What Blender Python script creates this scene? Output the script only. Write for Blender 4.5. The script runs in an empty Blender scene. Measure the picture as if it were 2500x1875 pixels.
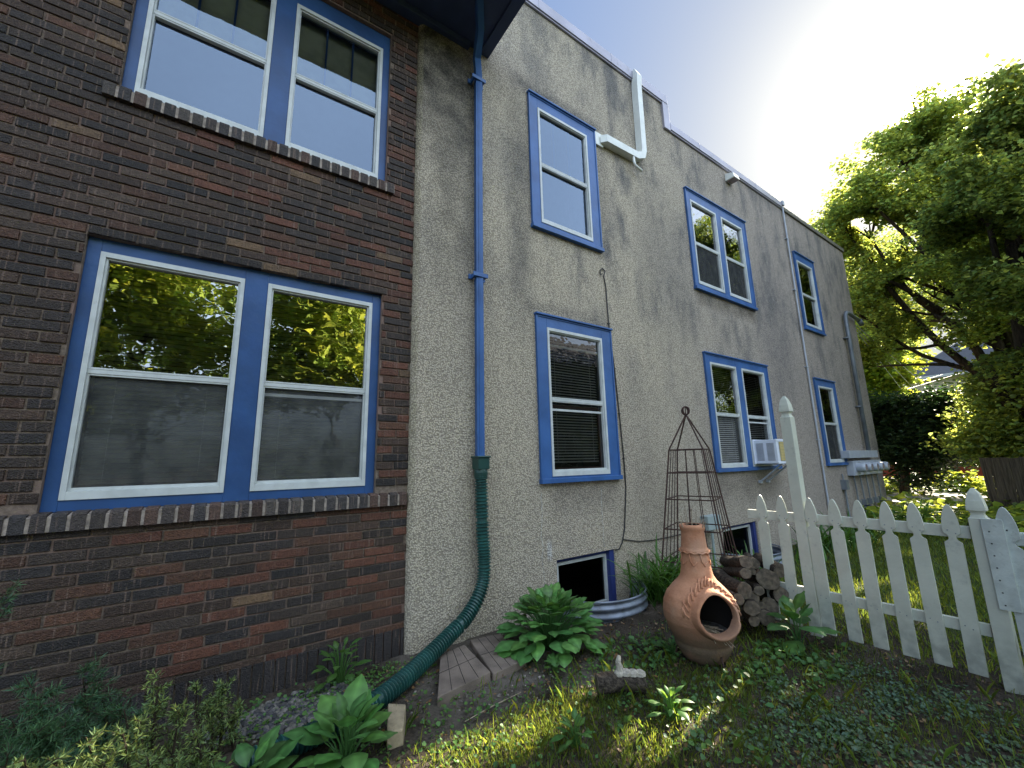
import bpy, math, random
import numpy as np
from mathutils import Vector, Matrix
random.seed(7); rng = np.random.default_rng(11)
sc = bpy.context.scene
R = math.radians
# ---------------------------------------------------------------- camera
F = 1012.98; YAW, PITCH, ROLL = R(34.54), R(10.648), R(-1.2946)
CAM = np.array([0.0, -3.5, 1.5])
_f = np.array([math.sin(YAW)*math.cos(PITCH), math.cos(YAW)*math.cos(PITCH), math.sin(PITCH)])
_r = np.array([math.cos(YAW), -math.sin(YAW), 0.0]); _u = np.cross(_r, _f)
RR = _r*math.cos(ROLL)+_u*math.sin(ROLL); UU = -_r*math.sin(ROLL)+_u*math.cos(ROLL)
cd = bpy.data.cameras.new("camera"); cam = bpy.data.objects.new("camera", cd); sc.collection.objects.link(cam)
cd.sensor_width = 36; cd.lens = F/2500*36; cd.clip_start = 0.05; cd.clip_end = 2000
M = Matrix(((RR[0], UU[0], -_f[0], CAM[0]), (RR[1], UU[1], -_f[1], CAM[1]), (RR[2], UU[2], -_f[2], CAM[2]), (0, 0, 0, 1)))
cam.matrix_world = M; sc.camera = cam
# ---------------------------------------------------------------- light
SUN = np.array([0.858, 0.076, 0.507]); SUN /= np.linalg.norm(SUN)
SKY_K, SKY_S, SKY_FILL = .50, .42, (3.0, 2.98, 3.05)
w = bpy.data.worlds.new("World"); sc.world = w; w.use_nodes = True
nt = w.node_tree; bg = nt.nodes['Background']
sky = nt.nodes.new('ShaderNodeTexSky'); sky.sky_type = 'NISHITA'; sky.sun_disc = False
sky.sun_elevation = R(30.5); sky.sun_rotation = R(85.0); sky.air_density = 1.0; sky.dust_density = 2.2; sky.ozone_density = 1.6
def _wm(op, a, b=0.0, clamp=False):
    m = nt.nodes.new('ShaderNodeMath'); m.operation = op; m.use_clamp = clamp
    for i, v in enumerate((a, b)):
        if isinstance(v, bpy.types.NodeSocket): nt.links.new(v, m.inputs[i])
        else: m.inputs[i].default_value = v
    return m.outputs[0]
# sky brightness: soft shoulder on the bright sky round the sun, and an added fill, lighting the shaded wall, in the half of the sky away from the house
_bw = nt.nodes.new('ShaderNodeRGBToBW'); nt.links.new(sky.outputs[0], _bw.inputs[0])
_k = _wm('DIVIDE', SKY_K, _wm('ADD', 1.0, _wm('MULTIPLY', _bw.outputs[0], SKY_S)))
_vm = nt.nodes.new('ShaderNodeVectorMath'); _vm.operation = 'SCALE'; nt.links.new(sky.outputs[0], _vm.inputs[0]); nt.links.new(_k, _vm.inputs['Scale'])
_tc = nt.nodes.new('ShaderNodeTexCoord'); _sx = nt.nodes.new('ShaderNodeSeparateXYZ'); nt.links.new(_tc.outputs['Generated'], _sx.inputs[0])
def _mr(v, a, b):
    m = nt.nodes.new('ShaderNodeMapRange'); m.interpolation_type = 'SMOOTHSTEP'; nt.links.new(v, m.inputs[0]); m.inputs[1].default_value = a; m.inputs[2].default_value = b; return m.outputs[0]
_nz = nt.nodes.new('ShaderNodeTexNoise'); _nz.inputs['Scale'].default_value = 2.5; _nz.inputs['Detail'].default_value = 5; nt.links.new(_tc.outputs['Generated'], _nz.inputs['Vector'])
_skyfill = _wm('MULTIPLY', _wm('MULTIPLY', _mr(_wm('MULTIPLY', _sx.outputs[1], -1.0), -.05, .55), _mr(_sx.outputs[2], .0, .25)), _wm('ADD', .75, _wm('MULTIPLY', _nz.outputs['Fac'], .5)))
_vc = nt.nodes.new('ShaderNodeVectorMath'); _vc.operation = 'SCALE'; _vc.inputs[0].default_value = SKY_FILL; nt.links.new(_skyfill, _vc.inputs['Scale'])
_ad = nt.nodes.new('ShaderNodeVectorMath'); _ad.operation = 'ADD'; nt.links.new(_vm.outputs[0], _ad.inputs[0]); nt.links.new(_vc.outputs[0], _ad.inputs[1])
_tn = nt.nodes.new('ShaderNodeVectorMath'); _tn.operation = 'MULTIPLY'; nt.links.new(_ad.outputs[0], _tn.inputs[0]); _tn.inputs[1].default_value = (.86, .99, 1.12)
# aureole: light scattered forward by dusty air round the sun
_dt = nt.nodes.new('ShaderNodeVectorMath'); _dt.operation = 'DOT_PRODUCT'; nt.links.new(_tc.outputs['Generated'], _dt.inputs[0]); _dt.inputs[1].default_value = tuple(SUN)
_cs = _wm('MAXIMUM', _dt.outputs['Value'], 0.0)
_au = _wm('ADD', _wm('MULTIPLY', _wm('POWER', _cs, 40.0), 1.45), _wm('MULTIPLY', _wm('POWER', _cs, 1500.0), 60.0))
_ac = nt.nodes.new('ShaderNodeVectorMath'); _ac.operation = 'SCALE'; _ac.inputs[0].default_value = (1.0, .94, .74); nt.links.new(_au, _ac.inputs['Scale'])
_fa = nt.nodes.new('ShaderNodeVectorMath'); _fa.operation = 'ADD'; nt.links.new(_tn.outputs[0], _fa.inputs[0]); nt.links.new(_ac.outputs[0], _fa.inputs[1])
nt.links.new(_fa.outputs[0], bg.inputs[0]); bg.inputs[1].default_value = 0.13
sl = bpy.data.lights.new("sun", 'SUN'); sl.energy = 4.2; sl.angle = R(0.53); sl.color = (1.0, 0.88, 0.70)
so = bpy.data.objects.new("sun", sl); sc.collection.objects.link(so)
so.rotation_euler = Vector(SUN).to_track_quat('Z', 'Y').to_euler()
sc.view_settings.view_transform = 'Standard'; sc.view_settings.look = 'None'
sc.view_settings.exposure = 2.47; sc.view_settings.gamma = 1.0
sc.cycles.max_bounces = 6; sc.cycles.transparent_max_bounces = 12; sc.cycles.transmission_bounces = 4
sc.cycles.sample_clamp_indirect = 6.0

# ---------------------------------------------------------------- pixel -> point on a real plane
def ray(p): return _f+(p[0]-1250)/F*RR-(p[1]-937.5)/F*UU
def ay(px, py, y=0.0): d = ray((px, py)); return CAM+d*(y-CAM[1])/d[1]
def az(px, py, z=0.0): d = ray((px, py)); return CAM+d*(z-CAM[2])/d[2]
def ax(px, py, x=0.0): d = ray((px, py)); return CAM+d*(x-CAM[0])/d[0]

# ---------------------------------------------------------------- node helper
class NT:
    def __init__(s, name):
        s.m = bpy.data.materials.new(name); s.m.use_nodes = True; s.t = s.m.node_tree
        s.t.nodes.clear(); s.out = s.t.nodes.new('ShaderNodeOutputMaterial')
        s.tc = None
    def n(s, t, **k):
        o = s.t.nodes.new(t)
        for a, b in k.items(): setattr(o, a, b)
        return o
    def put(s, sock, v):
        if isinstance(v, bpy.types.NodeSocket): s.t.links.new(v, sock)
        else: sock.default_value = v
    def pos(s):
        if not s.tc: s.tc = s.n('ShaderNodeNewGeometry')
        return s.tc.outputs['Position']
    def scale(s, v, sc_):
        m = s.n('ShaderNodeMapping'); s.put(m.inputs['Vector'], v); m.inputs['Scale'].default_value = sc_; return m.outputs[0]
    def sep(s, v): m = s.n('ShaderNodeSeparateXYZ'); s.put(m.inputs[0], v); return m.outputs
    def noise(s, v=None, scale=5, detail=4, rough=.55, dist=0.0):
        m = s.n('ShaderNodeTexNoise'); s.put(m.inputs['Vector'], v if v else s.pos())
        m.inputs['Scale'].default_value = scale; m.inputs['Detail'].default_value = detail
        m.inputs['Roughness'].default_value = rough; m.inputs['Distortion'].default_value = dist; return m.outputs['Fac']
    def vor(s, v=None, scale=5, feature='F1', out='Distance'):
        m = s.n('ShaderNodeTexVoronoi', feature=feature); s.put(m.inputs['Vector'], v if v else s.pos()); m.inputs['Scale'].default_value = scale; return m.outputs[out]
    def math(s, op, a, b=0.0, clamp=False):
        m = s.n('ShaderNodeMath', operation=op, use_clamp=clamp); s.put(m.inputs[0], a); s.put(m.inputs[1], b); return m.outputs[0]
    def mr(s, v, a, b, c=0.0, d=1.0, smooth=True):
        m = s.n('ShaderNodeMapRange', interpolation_type='SMOOTHSTEP' if smooth else 'LINEAR'); s.put(m.inputs[0], v)
        for i, x in enumerate((a, b, c, d)): m.inputs[i+1].default_value = x
        return m.outputs[0]
    def mix(s, f, a, b, mode='MIX'):
        m = s.n('ShaderNodeMix', data_type='RGBA', blend_type=mode); s.put(m.inputs[0], f)
        s.put(m.inputs[6], a if not isinstance(a, tuple) else (*a[:3], 1)); s.put(m.inputs[7], b if not isinstance(b, tuple) else (*b[:3], 1)); return m.outputs[2]
    def bump(s, h, dist=.01, strength=1.0, normal=None):
        m = s.n('ShaderNodeBump'); s.put(m.inputs['Height'], h); m.inputs['Distance'].default_value = dist; m.inputs['Strength'].default_value = strength
        if normal: s.put(m.inputs['Normal'], normal)
        return m.outputs[0]
    def attr(s, name='Col'): return s.n('ShaderNodeAttribute', attribute_name=name).outputs['Color']
    def pr(s, col, rough=.6, metal=0.0, bump=None, spec=.5, coat=0.0):
        p = s.n('ShaderNodeBsdfPrincipled'); s.put(p.inputs['Base Color'], col if not isinstance(col, tuple) else (*col[:3], 1))
        s.put(p.inputs['Roughness'], rough); p.inputs['Metallic'].default_value = metal; p.inputs['Specular IOR Level'].default_value = spec
        p.inputs['Coat Weight'].default_value = coat
        if bump: s.put(p.inputs['Normal'], bump)
        return p.outputs[0]
    def fin(s, sh): s.t.links.new(sh, s.out.inputs[0]); return s.m

def simple(name, col, rough=.6, metal=0.0, var=.15, vs=6.0, bump=0.0, bs=60.0, spec=.5, dirt=None, dz=None):
    n = NT(name); f = n.noise(scale=vs, detail=5)
    dark = tuple(c*(1-var) for c in col); lite = tuple(min(1, c*(1+var)) for c in col)
    c = n.mix(n.mr(f, .3, .7), dark, lite)
    if dirt:
        f2 = n.noise(scale=vs*3.1, detail=6, rough=.7); c = n.mix(n.mr(f2, .56, .74, 0, .7), c, dirt)
    if dz:
        z = n.sep(n.pos())[2]; g = n.math('MULTIPLY', n.mr(z, dz[0], dz[1], 1, 0), n.mr(n.noise(scale=14, detail=6), .3, .7, .3, 1)); c = n.mix(g, c, dz[2])
    b = n.bump(n.noise(scale=bs, detail=3), bump) if bump else None
    return n.fin(n.pr(c, rough, metal, b, spec))

# ---------------------------------------------------------------- materials
def m_brick():
    n = NT('brick'); col = n.attr('Col')
    p = n.pos(); st = n.noise(n.scale(p, (70, 70, 4)), scale=1, detail=2)
    gr = n.noise(scale=55, detail=4, rough=.7); pit = n.vor(scale=130)
    c = n.mix(n.mr(gr, .3, .75), n.mix(1.0, col, (.62, .60, .60), 'MULTIPLY'), n.mix(1.0, col, (1.35, 1.3, 1.25), 'MULTIPLY'))
    c = n.mix(n.mr(st, .58, .72, 0, .5), c, (.22, .15, .115))
    c = n.mix(n.mr(n.noise(scale=190, detail=1), .72, .78, 0, .55), c, (.42, .36, .30))
    h = n.math('ADD', n.math('MULTIPLY', st, .6), n.math('ADD', n.math('MULTIPLY', gr, .8), n.math('MULTIPLY', pit, .5)))
    return n.fin(n.pr(c, .72, 0, n.bump(h, .009), .45))
def m_mortar():
    n = NT('mortar'); g = n.noise(scale=40, detail=6, rough=.7)
    c = n.mix(n.mr(g, .3, .7), (.10, .078, .062), (.23, .18, .14)); c = n.mix(n.mr(n.noise(scale=1.3), .42, .6), c, (.20, .135, .11))
    return n.fin(n.pr(c, .95, 0, n.bump(n.noise(scale=160, detail=4), .004), .2))
def m_stucco():
    n = NT('stucco'); p = n.pos(); X, Y, Z = n.sep(p)
    streak = n.noise(n.scale(p, (1.9, 1.9, .75)), scale=1, detail=8, rough=.66)
    broad = n.noise(n.scale(p, (.55, .5, .4)), scale=1, detail=4)
    drip = n.noise(n.scale(p, (9, 9, .7)), scale=1, detail=5, rough=.6)
    base = n.mix(n.mr(broad, .35, .65), (.53, .465, .36), (.465, .41, .33))
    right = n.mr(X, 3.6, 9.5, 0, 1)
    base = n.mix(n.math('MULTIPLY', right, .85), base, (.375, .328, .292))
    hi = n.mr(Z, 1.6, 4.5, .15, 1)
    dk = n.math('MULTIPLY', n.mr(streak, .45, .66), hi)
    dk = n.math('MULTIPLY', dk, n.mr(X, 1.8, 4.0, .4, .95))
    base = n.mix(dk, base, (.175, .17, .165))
    base = n.mix(n.math('MULTIPLY', n.mr(drip, .55, .74, 0, .28), hi), base, (.14, .135, .13))
    # soot under the eave beside the downspout
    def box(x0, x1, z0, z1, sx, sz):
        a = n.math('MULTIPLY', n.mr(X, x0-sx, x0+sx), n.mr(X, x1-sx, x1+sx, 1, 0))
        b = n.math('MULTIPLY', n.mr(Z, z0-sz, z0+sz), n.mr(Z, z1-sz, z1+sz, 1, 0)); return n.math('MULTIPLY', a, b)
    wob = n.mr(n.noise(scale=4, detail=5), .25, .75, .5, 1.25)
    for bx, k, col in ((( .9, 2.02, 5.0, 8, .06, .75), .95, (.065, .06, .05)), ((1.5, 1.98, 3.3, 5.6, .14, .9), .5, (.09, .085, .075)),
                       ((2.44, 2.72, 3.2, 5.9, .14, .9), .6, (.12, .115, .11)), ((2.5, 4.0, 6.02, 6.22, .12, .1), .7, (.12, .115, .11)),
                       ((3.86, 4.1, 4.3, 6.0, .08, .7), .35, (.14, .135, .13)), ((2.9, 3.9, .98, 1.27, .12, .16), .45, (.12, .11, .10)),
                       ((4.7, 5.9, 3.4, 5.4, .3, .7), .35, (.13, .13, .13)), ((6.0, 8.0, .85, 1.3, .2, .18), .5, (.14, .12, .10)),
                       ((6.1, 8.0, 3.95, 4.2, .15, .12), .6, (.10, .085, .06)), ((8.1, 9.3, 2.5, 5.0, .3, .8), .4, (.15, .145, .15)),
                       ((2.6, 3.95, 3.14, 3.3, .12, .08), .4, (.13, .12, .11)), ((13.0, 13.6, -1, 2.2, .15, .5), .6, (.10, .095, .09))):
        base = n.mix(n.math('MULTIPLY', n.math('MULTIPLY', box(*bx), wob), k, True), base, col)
    # mossy yellow rounded corner, pale cracks
    base = n.mix(n.math('MULTIPLY', box(1.28, 1.375, 1.0, 6.1, .012, .5), n.mr(n.noise(scale=7, detail=4), .3, .6, .1, .45)), base, (.33, .30, .19))
    for x0, z0, z1 in ((2.74, .15, 1.2), (3.62, .5, 1.22)):
        wv = n.math('ADD', X, n.math('MULTIPLY', n.math('SUBTRACT', n.noise(scale=5, detail=3), .5), .09))
        l = n.math('MULTIPLY', n.mr(n.math('ABSOLUTE', n.math('SUBTRACT', wv, x0)), .003, .008, 1, 0), n.math('MULTIPLY', n.mr(Z, z0, z0+.05), n.mr(Z, z1-.05, z1, 1, 0)))
        base = n.mix(n.math('MULTIPLY', l, .7), base, (.5, .5, .47))
    base = n.mix(n.math('MULTIPLY', box(2.80, 2.86, .52, .68, .01, .05), .8), base, (.55, .54, .52))
    sp = n.noise(scale=88, detail=4, rough=.75); pb = n.vor(scale=70, out='Distance')
    h = n.math('ADD', sp, n.math('MULTIPLY', pb, -.8))
    base = n.mix(n.mr(h, -.05, .30), n.mix(1.0, base, (.64, .63, .62), 'MULTIPLY'), n.mix(1.0, base, (1.24, 1.23, 1.20), 'MULTIPLY'))
    return n.fin(n.pr(base, .93, 0, n.bump(h, .013), .25))
def m_paint(name, col, rough=.45):
    n = NT(name); f = n.noise(scale=3, detail=6); c = n.mix(n.mr(f, .3, .7), tuple(x*.8 for x in col), tuple(x*1.15 for x in col))
    c = n.mix(n.mr(n.noise(scale=24, detail=6, rough=.7), .62, .78, 0, .5), c, tuple(x*.45 for x in col))
    return n.fin(n.pr(c, rough, 0, n.bump(n.noise(n.scale(n.pos(), (14, 14, 14)), scale=1, detail=6), .003), .4))
def m_glass(name, tint=(.75, .78, .8), ior=1.75, rough=0.0, gc=(.95, .97, 1), bd=.004):
    n = NT(name); g = n.n('ShaderNodeBsdfGlossy'); g.inputs['Roughness'].default_value = rough; g.inputs['Color'].default_value = (*gc, 1)
    t = n.n('ShaderNodeBsdfTransparent'); t.inputs[0].default_value = (*tint, 1)
    b = n.bump(n.noise(scale=3.0, detail=3), bd); n.put(g.inputs['Normal'], b)
    fr = n.n('ShaderNodeFresnel'); fr.inputs[0].default_value = ior
    mx = n.n('ShaderNodeMixShader'); n.put(mx.inputs[0], fr.outputs[0]); n.put(mx.inputs[1], t.outputs[0]); n.put(mx.inputs[2], g.outputs[0]); return n.fin(mx.outputs[0])
def m_screen():
    n = NT('insect_screen'); d = n.n('ShaderNodeBsdfDiffuse')
    c = n.mix(n.mr(n.noise(scale=9, detail=6), .3, .7), (.07, .075, .075), (.13, .135, .13)); n.put(d.inputs[0], c)
    t = n.n('ShaderNodeBsdfTransparent'); mx = n.n('ShaderNodeMixShader'); mx.inputs[0].default_value = .42
    n.put(mx.inputs[1], t.outputs[0]); n.put(mx.inputs[2], d.outputs[0]); return n.fin(mx.outputs[0])
def m_leaf(name, col, tcol, tw=.4, rough=.5, spec=.4, var=1.0):
    n = NT(name); a = n.attr('Col'); c = n.mix(1.0, a, col, 'MULTIPLY'); t = n.mix(1.0, a, tcol, 'MULTIPLY')
    if var: 
        f = n.noise(scale=1.1, detail=3); c = n.mix(n.mr(f, .35, .65, 0, .35), c, tuple(x*y for x, y in zip(col, (1.5, 1.25, .7))))
    p = n.pr(c, rough, spec=spec); tr = n.n('ShaderNodeBsdfTranslucent'); n.put(tr.inputs[0], t)
    mx = n.n('ShaderNodeMixShader'); mx.inputs[0].default_value = tw; n.put(mx.inputs[1], p); n.put(mx.inputs[2], tr.outputs[0]); return n.fin(mx.outputs[0])
def m_bark(name, a, b, sc_=(8, 8, 1.5), bump=.02):
    n = NT(name); f = n.noise(n.scale(n.pos(), sc_), scale=2, detail=8, rough=.7)
    c = n.mix(n.mr(f, .35, .65), a, b); return n.fin(n.pr(c, .95, 0, n.bump(f, bump), .15))
def m_soil():
    n = NT('soil'); f = n.noise(scale=2.2, detail=7, rough=.65); g = n.noise(scale=45, detail=6, rough=.75)
    c = n.mix(n.mr(f, .35, .65), (.050, .040, .029), (.125, .10, .078)); c = n.mix(n.mr(g, .42, .66), c, (.026, .021, .016))
    X, Y, Z = n.sep(n.pos())
    dry = n.math('MULTIPLY', n.math('MULTIPLY', n.mr(X, .9, 1.5), n.mr(X, 2.3, 3.0, 1, 0)), n.math('MULTIPLY', n.mr(Y, -1.4, -1.0), n.mr(f, .35, .6)))
    c = n.mix(n.math('MULTIPLY', dry, .8), c, (.19, .165, .14))
    far = n.mr(X, 4.4, 5.6); c = n.mix(n.math('MULTIPLY', far, .85), c, n.mix(n.mr(n.noise(scale=1.7, detail=5), .4, .6), (.05, .085, .02), (.035, .045, .02)))
    return n.fin(n.pr(c, .97, 0, n.bump(n.math('ADD', f, g), .025), .15))
MAT = dict(litter=m_leaf('dead_leaf', (.16, .095, .045), (.10, .06, .02), .2),
    brick=m_brick(), mortar=m_mortar(), mortarp=simple('pale_mortar', (.30, .25, .21), .95, var=.35, vs=25, bump=.004, bs=120), stucco=m_stucco(),
    blue=m_paint('blue_paint', (.034, .105, .285)), blue2=m_paint('blue_trim_paint', (.020, .070, .200)), navy=m_paint('navy_soffit_paint', (.035, .055, .125), .6),
    basement=m_paint('dark_blue_paint', (.025, .04, .16)),
    sash=simple('aluminium_sash', (.50, .53, .52), .45, .0, .1, 8, dirt=(.42, .42, .40)),
    sashold=simple('wood_sash', (.58, .55, .44), .6, var=.15), brownwood=simple('brown_sash', (.10, .045, .035), .5),
    glass=m_glass('window_glass'), glass_hi=m_glass('storm_glass', (.8, .83, .86), 3.3, bd=.003), glass_mid=m_glass('sky_glass', (.7, .74, .78), 2.15, gc=(.62, .78, 1), bd=.001), screen=m_screen(),  # glass_mid has the sky's blue put into its reflection colour
    room=simple('room_dark', (.035, .033, .03), .9), blind=simple('blind_slat', (.50, .50, .47), .55, var=.1),
    shade=simple('roller_shade', (.42, .40, .26), .8), curtain=simple('curtain', (.42, .42, .43), .85),
    coping=simple('coping_metal', (.30, .29, .34), .4, .3, .12, 2, dirt=(.16, .15, .15)), roof=simple('roof_felt', (.05, .05, .05), .9),
    pvc=simple('white_line_cover', (.68, .70, .66), .45, var=.08, dirt=(.45, .45, .4)),
    galv=simple('galvanised', (.20, .23, .28), .5, .5, .3, 6, dirt=(.13, .08, .05)), conduit=simple('grey_conduit', (.17, .19, .21), .5, .3, .2, 4),
    conduit2=simple('pale_green_box', (.30, .36, .36), .5), meterw=simple('meter_grey', (.36, .39, .44), .4, .0, .1), glassdark=simple('meter_glass', (.25, .2, .22), .15),
    black=simple('black_rubber', (.012, .012, .013), .5), hose=simple('green_plastic', (.014, .068, .060), .38, var=.3, vs=7, dirt=(.04, .05, .04), spec=.5),
    terra=None, rust=simple('rusty_iron', (.055, .028, .022), .8, .2, .4, 20, .002, 90, dirt=(.10, .045, .03)),
    white=simple('white_fence_paint', (.56, .575, .48), .5, var=.07, vs=4, bump=.002, bs=30, dirt=(.36, .37, .33), dz=(.0, .55, (.27, .28, .24))),
    oldwhite=simple('weathered_white_paint', (.50, .54, .50), .7, var=.15, vs=9, bump=.002, dirt=(.24, .26, .23)),
    bark=m_bark('bark', (.03, .022, .016), (.09, .07, .05)), logbark=m_bark('log_bark', (.022, .018, .015), (.10, .080, .062), (30, 8, 30), .012),
    cut=simple('cut_wood', (.095, .075, .052), .8, var=.45, vs=30, bump=.004, dirt=(.06, .05, .035)), pale=simple('pale_wood', (.38, .34, .28), .9, var=.3, vs=30, bump=.01, bs=50),
    soil=m_soil(), paver=simple('concrete_paver', (.16, .125, .10), .92, var=.3, vs=5, bump=.003, bs=140, dirt=(.07, .065, .05)),
    stone=simple('old_brick_stone', (.30, .24, .155), .9, var=.3, vs=14, bump=.006, bs=60, dirt=(.13, .12, .08)),
    pebble=None, ash=simple('ash', (.11, .105, .10), .95, var=.5, vs=20, bump=.02), stick=simple('dry_stick', (.30, .24, .17), .85, var=.3, vs=20),
    maple=m_leaf('maple_leaf', (.115, .16, .05), (.52, .60, .12), .6),  # leaf colours lightened to stand in for glare round the sun
    sunleaf=m_leaf('sunlit_leaf', (.09, .15, .02), (.50, .56, .07), .55), pine=m_leaf('pine_needle', (.035, .062, .034), (.08, .15, .04), .35),
    backleaf=m_leaf('yard_tree_leaf', (.30, .40, .06), (.60, .68, .10), .45),
    broad=m_leaf('broad_leaf', (.060, .150, .040), (.13, .26, .04), .25, .45, .45, 0), lily=m_leaf('lily_leaf', (.045, .12, .022), (.12, .26, .03), .3, .4, .45, 0),
    grass=m_leaf('grass_blade', (.095, .145, .036), (.38, .46, .055), .45, .5, .3), ivy=m_leaf('ivy_leaf', (.080, .135, .082), (.24, .38, .10), .3, .5, .4),
    weed=m_leaf('weed_leaf', (.065, .155, .045), (.25, .42, .05), .35), yew=m_leaf('yew_needle', (.13, .185, .06), (.22, .27, .06), .25, .5, .3, 0),
    fern=m_leaf('fern_leaf', (.045, .105, .050), (.07, .14, .04), .3),
    wood=m_bark('weathered_board', (.06, .05, .038), (.15, .125, .09), (12, 12, 1), .01),
    cream=simple('cream_wall', (.62, .55, .37), .85), red=simple('red_wall', (.28, .045, .025), .8), slate=simple('slate_roof', (.09, .09, .10), .8),
    siding=simple('grey_siding', (.20, .21, .21), .7), trim=simple('white_trim', (.6, .6, .58), .6), path=simple('far_path', (.40, .38, .33), .9),
    acw=simple('white_appliance', (.66, .70, .78), .4, var=.05), coil=simple('brass_coil', (.62, .50, .20), .45, .2, .1), wire=simple('power_line', (.35, .35, .35), .5),
)
n = NT('terracotta'); f1 = n.noise(scale=6, detail=7, rough=.65); z_ = n.sep(n.pos())[2]
c_ = n.mix(n.mr(f1, .3, .7), (.40, .17, .09), (.56, .27, .155)); c_ = n.mix(n.mr(n.noise(scale=3.3, detail=5), .5, .68, 0, .6), c_, (.50, .30, .20))
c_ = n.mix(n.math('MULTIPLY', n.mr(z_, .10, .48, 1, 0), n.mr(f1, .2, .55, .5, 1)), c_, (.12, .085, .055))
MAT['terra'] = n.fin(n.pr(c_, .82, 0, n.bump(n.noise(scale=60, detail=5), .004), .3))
n = NT('pebble'); MAT['pebble'] = n.fin(n.pr(n.mix(1.0, n.attr('Col'), n.mix(n.mr(n.noise(scale=60), .3, .7), (.7, .7, .7), (1.1, 1.1, 1.1)), 'MULTIPLY'), .75))

# ---------------------------------------------------------------- object helpers
COL = sc.collection
def tag(o, label=None, cat=None, group=None, kind=None):
    for k, v in (('label', label), ('category', cat), ('group', group), ('kind', kind)):
        if v: o[k] = v
    return o
def thing(name, loc, label, cat, group=None):
    o = bpy.data.objects.new(name, None); COL.objects.link(o); o.location = loc; o.empty_display_size = .1
    return tag(o, label, cat, group)
def root_loc(o):
    v = Vector((0, 0, 0))
    while o: v = v+Vector(o.location); o = o.parent
    return v
class MB:
    def __init__(s): s.v = []; s.f = []; s.mi = []; s.c = []
    def add(s, vs, fs, m=0, col=None):
        b = len(s.v); s.v += [tuple(map(float, v)) for v in vs]; s.f += [tuple(i+b for i in f) for f in fs]; s.mi += [m]*len(fs)
        s.c += [col if col else (1, 1, 1)]*len(vs); return s
    def box(s, x0, x1, y0, y1, z0, z1, m=0, col=None, skip=''):
        v = [(x, y, z) for z in (z0, z1) for y in (y0, y1) for x in (x0, x1)]
        F_ = dict(b=(0, 2, 3, 1), t=(4, 5, 7, 6), f=(0, 1, 5, 4), k=(2, 6, 7, 3), l=(0, 4, 6, 2), r=(1, 3, 7, 5))
        return s.add(v, [q for k, q in F_.items() if k not in skip], m, col)
    def tube(s, pts, r, n=8, m=0, cap=True, col=None, flat=None):
        pts = [Vector(p) for p in pts]; N = len(pts); rs = r if isinstance(r, (list, tuple)) else [r]*N
        t0 = (pts[1]-pts[0]).normalized(); a = t0.orthogonal().normalized()
        if flat is not None: a = (Vector(flat)-t0*Vector(flat).dot(t0)).normalized()
        V = []
        for i, p in enumerate(pts):
            t = (pts[min(i+1, N-1)]-pts[max(i-1, 0)])
            t = t.normalized() if t.length > 1e-9 else t0
            a = (a-t*a.dot(t)); a = a.normalized() if a.length > 1e-6 else t.orthogonal().normalized(); b = t.cross(a)
            for k in range(n):
                an = 2*math.pi*(k+.5)/n; V.append(p+(a*math.cos(an)+b*math.sin(an))*rs[i])
        fs = [(i*n+k, i*n+(k+1) % n, (i+1)*n+(k+1) % n, (i+1)*n+k) for i in range(N-1) for k in range(n)]
        if cap: fs += [tuple(range(n-1, -1, -1)), tuple((N-1)*n+k for k in range(n))]
        return s.add(V, fs, m, col)
    def lathe(s, prof, c=(0, 0, 0), n=32, m=0, cap=False):
        V = [(c[0]+r*math.cos(2*math.pi*k/n), c[1]+r*math.sin(2*math.pi*k/n), c[2]+z) for r, z in prof for k in range(n)]
        fs = [(i*n+k, i*n+(k+1) % n, (i+1)*n+(k+1) % n, (i+1)*n+k) for i in range(len(prof)-1) for k in range(n)]
        if cap: fs += [tuple(range(n-1, -1, -1)), tuple((len(prof)-1)*n+k for k in range(n))]
        return s.add(V, fs, m)
    def prism(s, poly, d, m=0):          # poly: 3-D outline, d: extrusion vector
        n = len(poly); V = [Vector(p) for p in poly]; V += [p+Vector(d) for p in V]
        return s.add(V, [tuple(range(n)), tuple(range(2*n-1, n-1, -1))]+[(i, i+n, (i+1) % n+n, (i+1) % n) for i in range(n)], m)
    def build(s, name, mats, parent=None, smooth=False, bevel=0.0, color=False):
        me = bpy.data.meshes.new(name); me.from_pydata(s.v, [], s.f)
        for q in (mats if isinstance(mats, (list, tuple)) else [mats]): me.materials.append(MAT[q] if isinstance(q, str) else q)
        me.polygons.foreach_set('material_index', s.mi)
        if color:
            a = me.color_attributes.new('Col', 'FLOAT_COLOR', 'POINT'); a.data.foreach_set('color', np.array([(*c, 1) for c in s.c], np.float32).ravel())
        if smooth: me.polygons.foreach_set('use_smooth', [True]*len(s.f))
        me.update(); o = bpy.data.objects.new(name, me); COL.objects.link(o)
        if parent: o.parent = parent; o.location = -root_loc(parent)
        if bevel:
            b = o.modifiers.new('bevel', 'BEVEL'); b.width = bevel; b.segments = 2; b.limit_method = 'ANGLE'
        return o
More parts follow.
